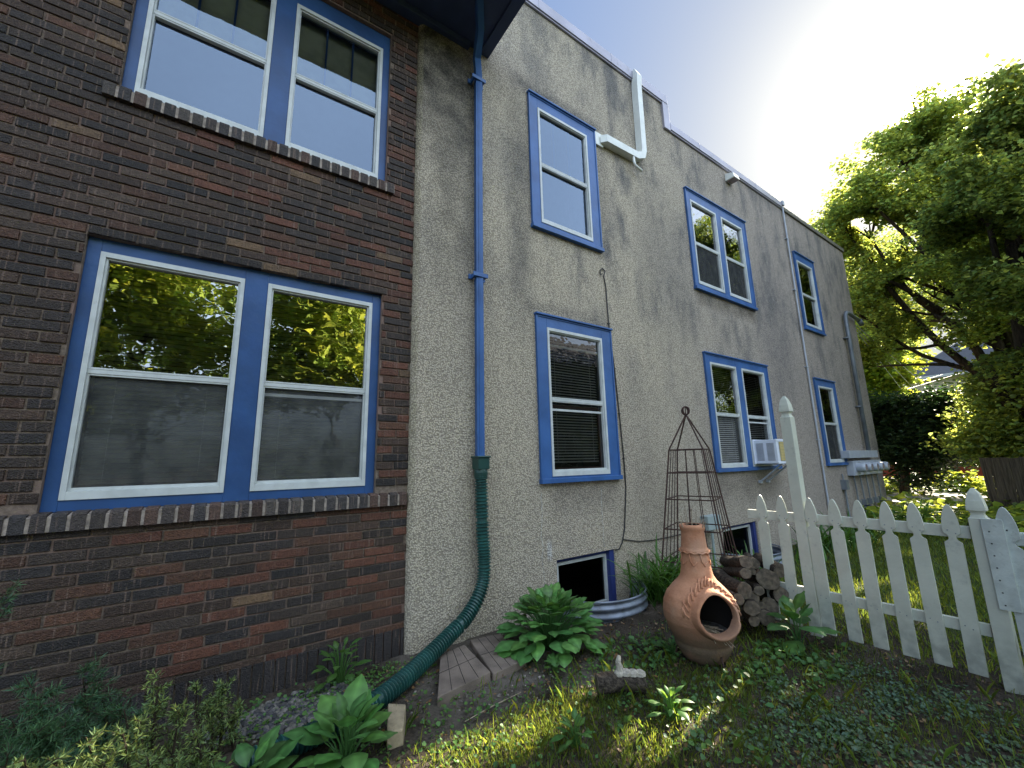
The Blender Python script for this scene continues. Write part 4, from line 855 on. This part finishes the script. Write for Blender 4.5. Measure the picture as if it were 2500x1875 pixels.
yew('yew_shrub', [st(390, 1650, -.95, -.12, -.85, 34), st(440, 1720, -1.0, -.05, -.9, 34), st(300, 1790, -1.1, -.15, -.95, 44), st(210, 1800, -1.15, -.25, -1.0, 40), st(360, 1850, -1.2, -.05, -1.1, 40), st(130, 1850, -1.25, -.3, -1.1, 34), st(480, 1800, -1.05, .0, -.95, 40), st(60, 1850, -1.3, -.4, -1.15, 26), st(420, 1860, -1.2, 0, -1.1, 40), st(250, 1860, -1.25, -.2, -1.15, 40), st(340, 1760, -1.0, -.1, -.9, 36), st(520, 1860, -1.1, .05, -1.0, 26), st(545, 1665, -.55, .12, -.5, 36), st(585, 1720, -.6, .18, -.52, 28), st(500, 1720, -.6, .08, -.5, 28), st(480, 1670, -.55, .06, -.5, 16)], 'yellow green yew shrub with stubby needle sprays at the bottom left', 'yew', 24, .028, .0055, .115, (.45, 1.8))
yew('feathery_shrub', [st(200, 1640, -.45, -.45, -.25, 30), st(100, 1700, -.5, -.55, -.3, 30), st(250, 1700, -.45, -.4, -.25, 30), st(30, 1760, -.6, -.6, -.4, 30), st(160, 1760, -.6, -.45, -.4, 30), st(60, 1650, -.4, -.6, -.2, 16), st(90, 1780, -.8, -.55, -.6, 36), st(200, 1800, -.8, -.4, -.6, 30), st(20, 1840, -.9, -.6, -.7, 30), st(-40, 1700, -.6, -.75, -.4, 30), st(150, 1850, -.9, -.45, -.7, 30), st(300, 1720, -.5, -.3, -.4, 24), st(5, 1455, -.3, -.75, -.2, 9)], 'dark feathery shrub with fine foliage in the left corner', 'fern', 44, .042, .0036, .19, (.6, 2.0), 5)
random.seed(21)

# grass, ivy, clover: uncountable cover
PATCH = [(1430, 1730, .13), (1330, 1760, .15), (1240, 1800, .15), (1130, 1850, .16), (1060, 1865, .15), (1500, 1690, .09), (1755, 1600, .06), (1700, 1650, .07), (1660, 1740, .08), (1740, 1780, .09), (1770, 1710, .06), (1690, 1590, .05), (1900, 1600, .06), (1800, 1570, .06), (2095, 1430, .22), (2110, 1490, .16), (2235, 1480, .22), (2240, 1500, .16), (2060, 1460, .14), (1620, 1830, .09), (1560, 1800, .05), (1860, 1700, .05)]
PATCHW = [(*az(p[0], p[1])[:2], p[2]) for p in PATCH]
def blades(P, h, wd, name, mat='grass', cl=(.6, 1.4)):
    N = len(P); a = rng.uniform(0, 6.283, N); hh = h*rng.uniform(.45, 1.25, N); ln = rng.uniform(.1, .75, N)*hh; d = np.stack([np.cos(a), np.sin(a), 0*a], 1); s = np.stack([-np.sin(a), np.cos(a), 0*a], 1)*wd*rng.uniform(.7, 1.3, (N, 1)); up = np.array([0, 0, 1.])
    m1 = P+up*(hh*.55)[:, None]+d*(ln*.3)[:, None]; t = P+up*hh[:, None]+d*ln[:, None]
    V = np.stack([P-s*.5, P+s*.5, m1+s*.4, t, m1-s*.4], 1); return np_mesh(name, V, 5, mat, None, rand_cols(N, *cl, .25))
def lawn_d(x, y):
    d = .24+.6*pnoise(x, y, 4.3, 2)*pnoise(x, y, 2.1, 7); d *= np.clip(1-blob(x, y, 1.7, -.9, 1.0, .35)*.93, 0, 1); d *= np.clip(1-blob(x, y, 3.0, -.9, 1.0, .45)*.8, 0, 1); d *= np.clip((-y-.75)/.5, 0, 1)*.9+.02
    d *= np.clip(1-.92*np.exp(-((x-4.05)/.25)**2), 0, 1); d *= .35+.65*(pnoise(x, y, 6.5, 4) > .42); d += .75*blob(x, y, 1.5, -1.35, .65, .2)+.35*blob(x, y, 2.4, -1.75, .8, .4); return np.where((x < .5), 0, d*.9)
P = scatter(105000, lambda x, y: lawn_d(x, y), .4, 4.3, -3.6, -.3); o = blades(P, .042, .0030, 'lawn_grass'); tag(o, 'thin lawn grass in front of the picket fence', 'grass', kind='stuff')
P = scatter(46000, lambda x, y: np.where(inwell(x, y), 0, np.clip(.6+.4*pnoise(x, y, 1.5, 3), 0, 1)*np.clip((-y-.25)*1.6, .12, 1)), 4.35, 11, -6, -.1); o = blades(P, .07, .008, 'yard_grass'); tag(o, 'sun dappled grass behind the picket fence', 'grass', kind='stuff')
def cover(P, size, name, mat, hmax, label, tagc='ground cover', cl=(.55, 1.35), asp=.5):
    C = P.copy(); C[:, 2] = rng.uniform(.008, 1, len(P))*hmax*(.5+.5*pnoise(P[:, 0], P[:, 1], 9, 4)); o = np_mesh(name, leaf_items(C, size, .8, None, .12, asp), 6, mat, None, rand_cols(len(C), *cl, .2), LEAF6); tag(o, label, tagc, kind='stuff'); return o
def ivy_d(x, y): return np.clip(.85*blob(x, y, 3.1, -2.35, 1.15, .7)*(-.15+1.1*pnoise(x, y, 5, 5))*(.3+.9*pnoise(x, y, 13, 2)), 0, 1)*np.clip((4.0-x)*4, .1, 1)
cover(scatter(60000, ivy_d, 1.6, 4.25, -3.7, -1.4), .020, 'ground_ivy', 'ivy', .045, 'blue green ground ivy spreading over the lawn before the fence')
def clo_d(x, y): return np.clip(.9*blob(x, y, .95, -.22, .5, .2)+.75*blob(x, y, .45, -.5, .55, .14)*pnoise(x, y, 9, 3)+.18*pnoise(x, y, 8, 6)*(x > .6)*(y < -.7)+.5*blob(x, y, .95, -1.35, .45, .3)*pnoise(x, y, 11, 2)+.35*blob(x, y, 1.15, -.35, .3, .1), 0, 1)
cover(scatter(36000, clo_d, -.3, 4.1, -3.2, -.02), .018, 'creeping_weeds', 'weed', .04, 'small bright creeping weeds over the gravel and soil', cl=(.7, 1.7))
def cl2(x, y): return np.clip(.8*blob(x, y, 2.8, -1.1, .45, .28)*pnoise(x, y, 8, 1)+.9*blob(x, y, 3.5, -1.85, .6, .28)*pnoise(x, y, 6, 3)+.25*blob(x, y, 2.6, -2.0, .9, .5)*pnoise(x, y, 9, 9), 0, 1)
cover(scatter(9000, cl2, 1.8, 4.2, -2.8, -.6), .042, 'broadleaf_weeds', 'weed', .07, 'round leaved weeds around the chiminea and the log pile', cl=(.6, 1.4), asp=.45)
cover(scatter(26000, lambda x, y: np.clip((.35+.75*pnoise(x, y, .9, 8))*np.where(x > 10.5, 1, 0)*np.where((np.abs(y-.3) < 1.3) & (x > 15.4) & (x < 24.2), .05, 1), 0, 1), 10.5, 27, -7, 7), .16, 'yard_undergrowth', 'sunleaf', .5, 'leafy undergrowth in the back yard beyond the house corner', cl=(.5, 1.5))
P = scatter(2600, lambda x, y: np.clip(.3*(y < -.8)+.7*blob(x, y, 2.3, -1.5, 1.2, .5)*pnoise(x, y, 5, 2), 0, 1), .9, 4.1, -3.2, -.7); o = blades(P, .105, .0042, 'tall_grass', cl=(.8, 1.7)); tag(o, 'taller grass blades standing out of the thin lawn', 'grass', kind='stuff')
cover(scatter(16000, lambda x, y: np.clip(.55*blob(x, y, .5, -.28, .7, .22)*pnoise(x, y, 10, 1)+.5*blob(x, y, 1.1, -.9, .5, .5)*pnoise(x, y, 12, 5)+.3*blob(x, y, 1.9, -1.3, .9, .35)*pnoise(x, y, 8, 4), 0, 1), -.3, 3.2, -2, -.02), .024, 'seedling_weeds', 'weed', .06, 'seedlings and small weeds by the brick foot and the pavers', cl=(.6, 1.5))
cover(scatter(2600, lambda x, y: np.clip(.5+.6*pnoise(x, y, 3, 1), 0, 1)*(~inwell(x, y)), .7, 4.3, -3.3, -.1), .024, 'leaf_litter', 'litter', .02, 'brown dead leaf bits and bud scales fallen over the lawn and soil', 'leaf litter', cl=(.5, 1.9))
# fallen stick and leaf litter
m = MB(); m.tube([tuple(az(1135, 1762, .01)), tuple(az(1200, 1725, .02)), tuple(az(1272, 1690, .015))], [.004, .003, .002], 5); tag(m.build('stick', 'stick'), 'thin pale stick lying on the soil left of the lone log', 'stick')

# ================================================================ trees
def dist_line(P, q, s):
    v = P-q; t = v@s; return np.linalg.norm(v-t[:, None]*s, axis=1)
def tree(name, base, blobs, nleaf, lsize, mat, label, trunk_r, trunk_top, cat='tree', group=None, gaps=(), cl=(.5, 1.5), limbs=True, flat=.5, clus=16, csig=.22, kind=None, mid=None, extra=(), sat=True, gs=2.6, gt=-3):
    o = thing(name, base, label, cat, group); base = Vector(base); top = Vector(trunk_top)
    nb0 = len(blobs)
    if sat: blobs = list(blobs)+[(b[0]+v[0]*b[3], b[1]+v[1]*b[3], b[2]+v[2]*b[3], b[3]*rng.uniform(.22, .42)) for b in blobs for v in unit(rng.normal(size=(4, 3)))*rng.uniform(.95, 1.25, (4, 1))]
    B = np.array([b[:3] for b in blobs], float); RB = np.array([b[3] for b in blobs], float)
    wts = RB**2; wts /= wts.sum(); nc = nleaf//clus; bi = rng.choice(len(B), nc, p=wts); d = unit(rng.normal(size=(nc, 3))); rr_ = RB[bi]*rng.uniform(.25, 1.0, nc)**.5
    CC = B[bi]+d*rr_[:, None]*np.array([1, 1, .85]); C = np.repeat(CC, clus, 0)+rng.normal(size=(nc*clus, 3))*csig*np.array([1, 1, .45])
    keep = np.ones(len(C), bool)
    for q, rad in gaps: keep &= dist_line(C, np.array(q), SUN) > rad*(1+.35*np.sin(C[:, 2]*5+C[:, 1]*7))
    fld = np.sin(C[:, 0]*gs+1.3*np.sin(C[:, 2]*gs*.9+1))*np.sin(C[:, 1]*gs*1.1+1.7*np.sin(C[:, 0]*gs*.7))+np.sin(C[:, 2]*gs*1.2+1.1*np.sin(C[:, 1]*gs*1.3))*.8+.45*np.sin(C[:, 0]*gs*3.1+C[:, 1]*gs*2.3)*np.sin(C[:, 2]*gs*3.7)
    keep &= fld > gt
    C = C[keep]; br = np.repeat(rng.uniform(.75, 1.3, nc), clus)[keep][:, None]
    np_mesh('crown', leaf_items(C, lsize, flat), 6, mat, o, rand_cols(len(C), *cl, .25)*br, LEAF6)
    m = MB(); md = base.lerp(top, .5)+Vector(mid if mid else (random.uniform(-.2, .2), random.uniform(-.2, .2), 0)); m.tube(catmull([base-Vector((0, 0, .2)), base+Vector((0, 0, .3)), md, top], .5), None or [trunk_r], 10) if False else None
    tp = catmull([base-Vector((0, 0, .2)), md, top], .6); m.tube(tp, [trunk_r*(1.35-.95*i/(len(tp)-1)) for i in range(len(tp))], 12)
    if limbs:
        for b, r_ in [q_ for q_ in list(zip(B, RB))[:nb0] if q_[1] > .56]:
            b = Vector(b); s_ = tp[min(len(tp)-1, int(len(tp)*random.uniform(.45, .98)))]
            c1 = s_.lerp(b, .5)+Vector((random.uniform(-.3, .3), random.uniform(-.3, .3), -.25*(b-s_).length*.3)); pp_ = catmull([s_, c1, b], .5); l_ = (b-s_).length; r0 = min(trunk_r*.5, .02+.016*l_)
            m.tube(pp_, [r0*(1-.75*i/(len(pp_)-1)) for i in range(len(pp_))], 7)
            for k in range(5):
                q = b+Vector(unit(rng.normal(size=3)))*r_*.6; m.tube([pp_[-2], pp_[-2].lerp(q, .5)+Vector((0, 0, .1)), q], [r0*.3, r0*.2, .006], 5)
    for pts, ra, rb in extra:
        e_ = catmull([Vector(p) for p in pts], .4); m.tube(e_, [ra+(rb-ra)*i/(len(e_)-1) for i in range(len(e_))], 9)
    m.build('trunk', 'bark', o, smooth=True); return o
def B_(px, py, X, r_): p = ax(px, py, X); return (*p, r_)
gaps = [((x, y, 0), r_+.06) for x, y, r_ in PATCHW]+[((3.3, -1.5, .50), .2), ((3.6, -1.48, .6), .14), ((9, -1.6, 1.5), .3)]  # leaves left out along sun rays so light lands on chosen spots
TA = [B_(2290, 300, 15.5, .75), B_(2235, 330, 15.6, .8), B_(2190, 380, 15, .9), B_(2140, 420, 15, .8), B_(2110, 480, 14.6, .9), B_(2060, 560, 15, .8), B_(2035, 520, 15.4, .55), B_(2100, 640, 15.5, 1.0), B_(2200, 480, 15.6, 1.2),
      B_(2290, 420, 16, 1.2), B_(2350, 380, 16, .8), B_(2190, 590, 15.6, 1.2), B_(2290, 560, 16, 1.3), B_(2140, 740, 15.5, 1.0), B_(2090, 760, 15.5, .8), B_(2080, 850, 16, .6), B_(2240, 700, 16, 1.1), B_(2190, 790, 16, .55), B_(2340, 680, 16, 1.2), B_(2395, 770, 16, .7), B_(2110, 560, 15.5, .9), B_(2390, 560, 16.2, 1.1), B_(2130, 860, 16, .45)]
tree('maple_tree', (17.0, -2.35, 0), TA, 105000, .095, 'maple', 'large spreading maple with the low sun burning through its top', .30, tuple(ax(2440, 760, 16.8)), gaps=gaps, cl=(.5, 1.6), csig=.17, gt=-.22,
     extra=[([ax(2475, 960, 16.8), ax(2454, 828, 16.8), ax(2410, 780, 16.5), ax(2373, 734, 16.2), ax(2330, 640, 16)], .24, .10), ([ax(2470, 1000, 16.7), ax(2434, 942, 16.4), ax(2389, 860, 16.2), ax(2340, 800, 16), ax(2280, 770, 15.8)], .14, .05), ([ax(2400, 780, 16.4), ax(2300, 600, 16), ax(2285, 420, 15.8), ax(2278, 350, 15.6)], .12, .02), ([ax(2300, 760, 16), ax(2180, 690, 15.6), ax(2120, 690, 15.4), ax(2070, 700, 15.2)], .07, .03), ([ax(2330, 890, 16), ax(2230, 890, 15.8), ax(2140, 895, 15.6)], .05, .02)])
TB = [B_(2490, 265, 12.6, .7), B_(2430, 370, 12.6, .6), B_(2500, 330, 12.8, .9), B_(2390, 400, 13, .7), B_(2460, 450, 13, 1.0), B_(2400, 500, 13.2, .8), B_(2480, 580, 13.2, 1.0), B_(2430, 650, 13.4, .9), B_(2560, 290, 12.6, .9), B_(2560, 420, 12.8, 1.2), B_(2570, 640, 13, 1.2), B_(2500, 720, 13.3, .7), B_(2420, 850, 13.6, .5), B_(2560, 820, 13.2, .9)]
tree('maple_tree', (14.2, -3.4, 0), TB, 66000, .092, 'maple', 'tall dark maple crowding the right edge of the picture', .34, tuple(ax(2510, 600, 13.6)), gaps=gaps, cl=(.4, 1.3), csig=.16, gt=-.15, extra=[([ax(2520, 900, 14), ax(2490, 760, 13.8), ax(2480, 640, 13.6), ax(2450, 520, 13.4)], .2, .08)])
TS = [(20, -2.5, 8.2, 1.5), (20, -.8, 8.6, 1.4), (20, .6, 8.2, 1.2), (19.5, -4.2, 7.6, 1.6), (19, -6, 7.5, 1.7), (17, -5.4, 6, 1.6), (17.5, -7.5, 7, 1.8), (15, -5.6, 6.2, 1.4), (20.5, -1.6, 7.2, 1.0), (16, -6.8, 8.5, 1.5), (21, -3.4, 9.2, 1.4), (21, .8, 6.6, 1.1), (21.5, -1.2, 6.2, 1.0), (20.5, -3.0, 6.0, 1.2), (24, 2.0, 8.0, 1.5), (24, .0, 8.6, 1.5), (23, 1.0, 10.0, 1.4)]  # crown blobs added to keep the sun off the yard
tree('maple_tree', (19, -5.0, 0), TS, 44000, .13, 'maple', 'added maple farther back, its crown put in to shade the yard', .26, (19, -4.6, 6.5), gaps=gaps, cl=(.5, 1.4), csig=.22, gt=-.9)
# sunlit young tree beyond the house corner
TC = [B_(2150, 800, 27, 1.6), B_(2160, 900, 27, 1.3), B_(2140, 940, 27, 1.2), B_(2160, 975, 27, .9), B_(2120, 860, 27, 1.2), B_(2180, 815, 27, 1.0), B_(2155, 720, 28, 1.2)]
tree('young_tree', tuple(ax(2200, 1170, 27)[:2])+(0,), TC, 9000, .24, 'sunleaf', 'yellow green sunlit young tree with forked stems beyond the house corner', .12, tuple(ax(2180, 900, 27)), cl=(.7, 1.6), csig=.25, sat=False)
TD = [B_(2455, 1000, 17.5, .7), B_(2480, 1050, 17, .9), B_(2450, 950, 17.5, .8), B_(2500, 950, 17, .9), B_(2430, 1070, 17.8, .7), B_(2520, 1060, 16.8, .9)]
tree('leafy_bush', tuple(ax(2460, 1230, 17.5)[:2])+(0,), TD, 17000, .12, 'maple', 'dense green bush below the maple at the right', .07, tuple(ax(2440, 1050, 17.5)), cat='bush', cl=(.6, 1.3), csig=.25)
TE = [B_(2150, 1010, 21, .8), B_(2190, 1030, 21, .8), B_(2260, 1030, 20.5, .8), B_(2330, 1010, 20, .7), B_(2390, 1020, 20, .5), B_(2180, 1090, 21, .9), B_(2250, 1100, 20.5, 1.0), B_(2310, 1085, 20, .7), B_(2140, 1080, 21, .7), B_(2350, 1080, 20, .55), B_(2300, 1060, 20, .6)]
tree('pine_tree', tuple(ax(2205, 1210, 20.8)[:2])+(0,), TE, 30000, .15, 'pine', 'dark evergreen with flat spreading boughs beside the house corner', .12, tuple(ax(2190, 1020, 21)), cl=(.5, 1.3), flat=1.5, csig=.3)
tree('leafy_bush', (24, -1.2, 0), [(24, -1.4, .25, .5), (23, .2, .2, .45), (25, -2.4, .3, .6), (22.5, -3.0, .3, .6)], 6000, .17, 'sunleaf', 'low sunlit shrub bed in front of the red wall', .05, (24, -1.2, .8), cat='bush', cl=(.5, 1.3))
for k, (x, y, r_) in enumerate(((48, 14, 4.5), (56, 6, 5), (60, -4, 5), (52, 22, 5))):
    tree('distant_tree', (x, y, 0), [(x, y, 5.5, r_), (x-1, y+2, 4, r_*.8), (x, y-2.5, 4.5, r_*.8)], 5000, .6, 'maple', ['distant tree behind the cream house, nearest the house corner', 'distant tree right behind the cream house', 'distant tree right of the cream house roof', 'distant tree hidden lowest behind the stucco corner'][k], .3, (x, y, 5), group='trees in the far distance', csig=.7, limbs=False)
# ================================================================ far objects
h2 = thing('cream_house', (45, 3, 0), 'cream house with grey roof and striped lower siding among the trees', 'house')
m = MB(); m.box(42, 50, -2.0, 4.9, 0, 7.0); m.build('wall', 'cream', h2)
m = MB(); m.add([(41.5, -2.6, 6.9), (41.5, 5.5, 6.9), (50.5, 5.5, 6.9), (50.5, -2.6, 6.9), (46, .6, 9.8), (46, 2.6, 9.8)], [(0, 1, 5, 4), (1, 2, 5), (2, 3, 4, 5), (3, 0, 4), (0, 3, 2, 1)]); m.build('roof', 'slate', h2)
m = MB(); m.box(41.45, 41.6, -2.65, 5.55, 6.75, 6.95); m.box(41.93, 41.99, -2.0, 4.9, 5.35, 5.5, 1); m.build('eave_trim', ['trim', 'red'], h2)
m = MB()
for k in range(44): y = -1.9+k*.155; m.box(41.92, 41.985, y, y+.07, 3.2, 5.34)
m.build('striped_siding', 'trim', h2)
for y, z in ((2.2, 4.0), (4.3, 3.9), (-.2, 5.8)): m = MB(); m.box(41.86, 41.919, y-.35, y+.35, z, z+.9); m.build('window', 'room', h2)
rw = thing('red_shed', (31, 2, 0), 'long low red shed beyond the evergreen', 'shed')
m = MB(); m.box(30, 34, -1.6, 4.6, 0, .92); m.build('wall', 'red', rw); m = MB(); m.box(29.85, 34.1, -1.7, 4.7, .921, .98); m.build('roof', 'trim', rw); m = MB(); m.box(29.95, 29.999, 1.4, 2.0, .2, .7); m.build('window', 'room', rw)
bf = thing('board_fence', (14.6, -2.0, 0), 'leaning section of weathered board fence at the right beyond the yard', 'fence')
pA = ax(2403, 1112, 15.2); pB = ax(2500, 1110, 14.4)
for k in range(8):
    t = k/7; a = Vector((15.2+(14.2-15.2)*t, pA[1]+(pB[1]-.5-pA[1])*t, 0)); m = MB(); w_ = .105; nx = Vector((-1.2, 1, 0)).normalized()
    s_ = Vector((14.2-15.2, pB[1]-.5-pA[1], 0)).normalized()*w_; hgt = 1.36+random.uniform(-.03, .03)
    m.prism([tuple(a-s_), tuple(a+s_), tuple(a+s_+Vector((0, .02, hgt))), tuple(a-s_+Vector((0, .02, hgt)))], (.02, .01, 0)); m.build('board', 'wood', bf)
m = MB(); m.tube([(15.24, pA[1], .95), (14.24, pB[1]-.5, .95)], .03, 4); m.tube([(15.24, pA[1], .35), (14.24, pB[1]-.5, .35)], .03, 4); m.build('rail', 'wood', bf)
m = MB()
for k in range(3): m.tube([(13.5, .0, 4.85-.1*k), (27, 1.6+.3*k, 5.0-.25*k), (42, 4.2-1.2*k, 7.0)], .012, 5)
tag(m.build('power_line', 'wire'), 'thin service wires running from the house corner toward the cream house', 'wire')
# ================================================================ what the windows mirror, across the side yard
nb = thing('neighbour_house', (15, -13, 0), 'grey sided neighbouring house mirrored in the windows', 'house')
m = MB(); m.box(9, 22, -20, -12, 0, 6.5); m.build('wall', 'siding', nb); m = MB()
for k in range(42): z = .3+k*.15; m.box(8.985, 22.01, -11.999, -11.985, z, z+.012)
m.build('clapboard_lines', 'slate', nb)
for x in (10.5, 13.5, 17.5):
    for z in (1.2, 4.2):
        m = MB(); m.box(x, x+1.1, -11.98, -11.93, z, z+1.6); fr = m.build('window', 'trim', nb); m = MB(); m.box(x+.12, x+.98, -11.929, -11.92, z+.12, z+1.48); m.build('pane', 'room', fr)
m = MB(); m.add([(8.6, -11.6, 6.45), (22.4, -11.6, 6.45), (22.4, -20.4, 6.45), (8.6, -20.4, 6.45), (8.6, -16, 9.2), (22.4, -16, 9.2)], [(0, 1, 5, 4), (3, 4, 5, 2), (0, 4, 3), (1, 2, 5), (0, 3, 2, 1)]); m.build('roof', 'slate', nb)
YT = [((-2.0, -10.5), [(-2.2, -10.5, 4.6, 1.9), (-.9, -10.3, 5.8, 1.6), (-3.2, -10.6, 5.9, 1.7), (-1.9, -10.3, 7.0, 1.2), (-.6, -10.6, 3.9, 1.2)], 'bright green tree mirrored in the left lower window of the brick wall'),
      ((2.6, -9.6), [(2.4, -9.6, 4.6, 1.7), (1.6, -9.8, 5.8, 1.3), (3.0, -9.6, 5.6, 1.3), (2.2, -9.4, 6.6, .9), (1.2, -9.8, 4.0, 1.0)], 'bright green tree mirrored in the right lower window of the brick wall'),
      ((-8, -13), [(-8, -13, 5, 2.8), (-7, -13, 7, 2.0), (-9.5, -13, 6.5, 2.0)], 'larger tree across the side yard mirrored at the left'),
      ((27, -10.5), [(27, -10.5, 6, 2.6), (29, -10.5, 9, 2.8), (25.5, -10.5, 10, 2.5), (27, -10.5, 13.5, 2.6), (30, -10, 4.5, 2), (24.5, -10.5, 15.5, 1.6)], 'tall tree at the end of the side yard mirrored in the double stucco windows'),
      ((42, -11), [(42, -11, 6, 3), (45, -11, 9, 3), (40, -11, 11, 3), (43, -11, 14, 2.6)], 'farthest tree of the side yard mirrored in the narrow stucco windows')]
for (x, y), bl_, lab in YT:
    tree('yard_tree', (x, y, 0), bl_, 15000, .17 if x < 20 else .24, 'backleaf', lab, .16, (x, y, bl_[0][2]-.5), group='trees across the side yard', cl=(.6, 1.5), csig=.3)
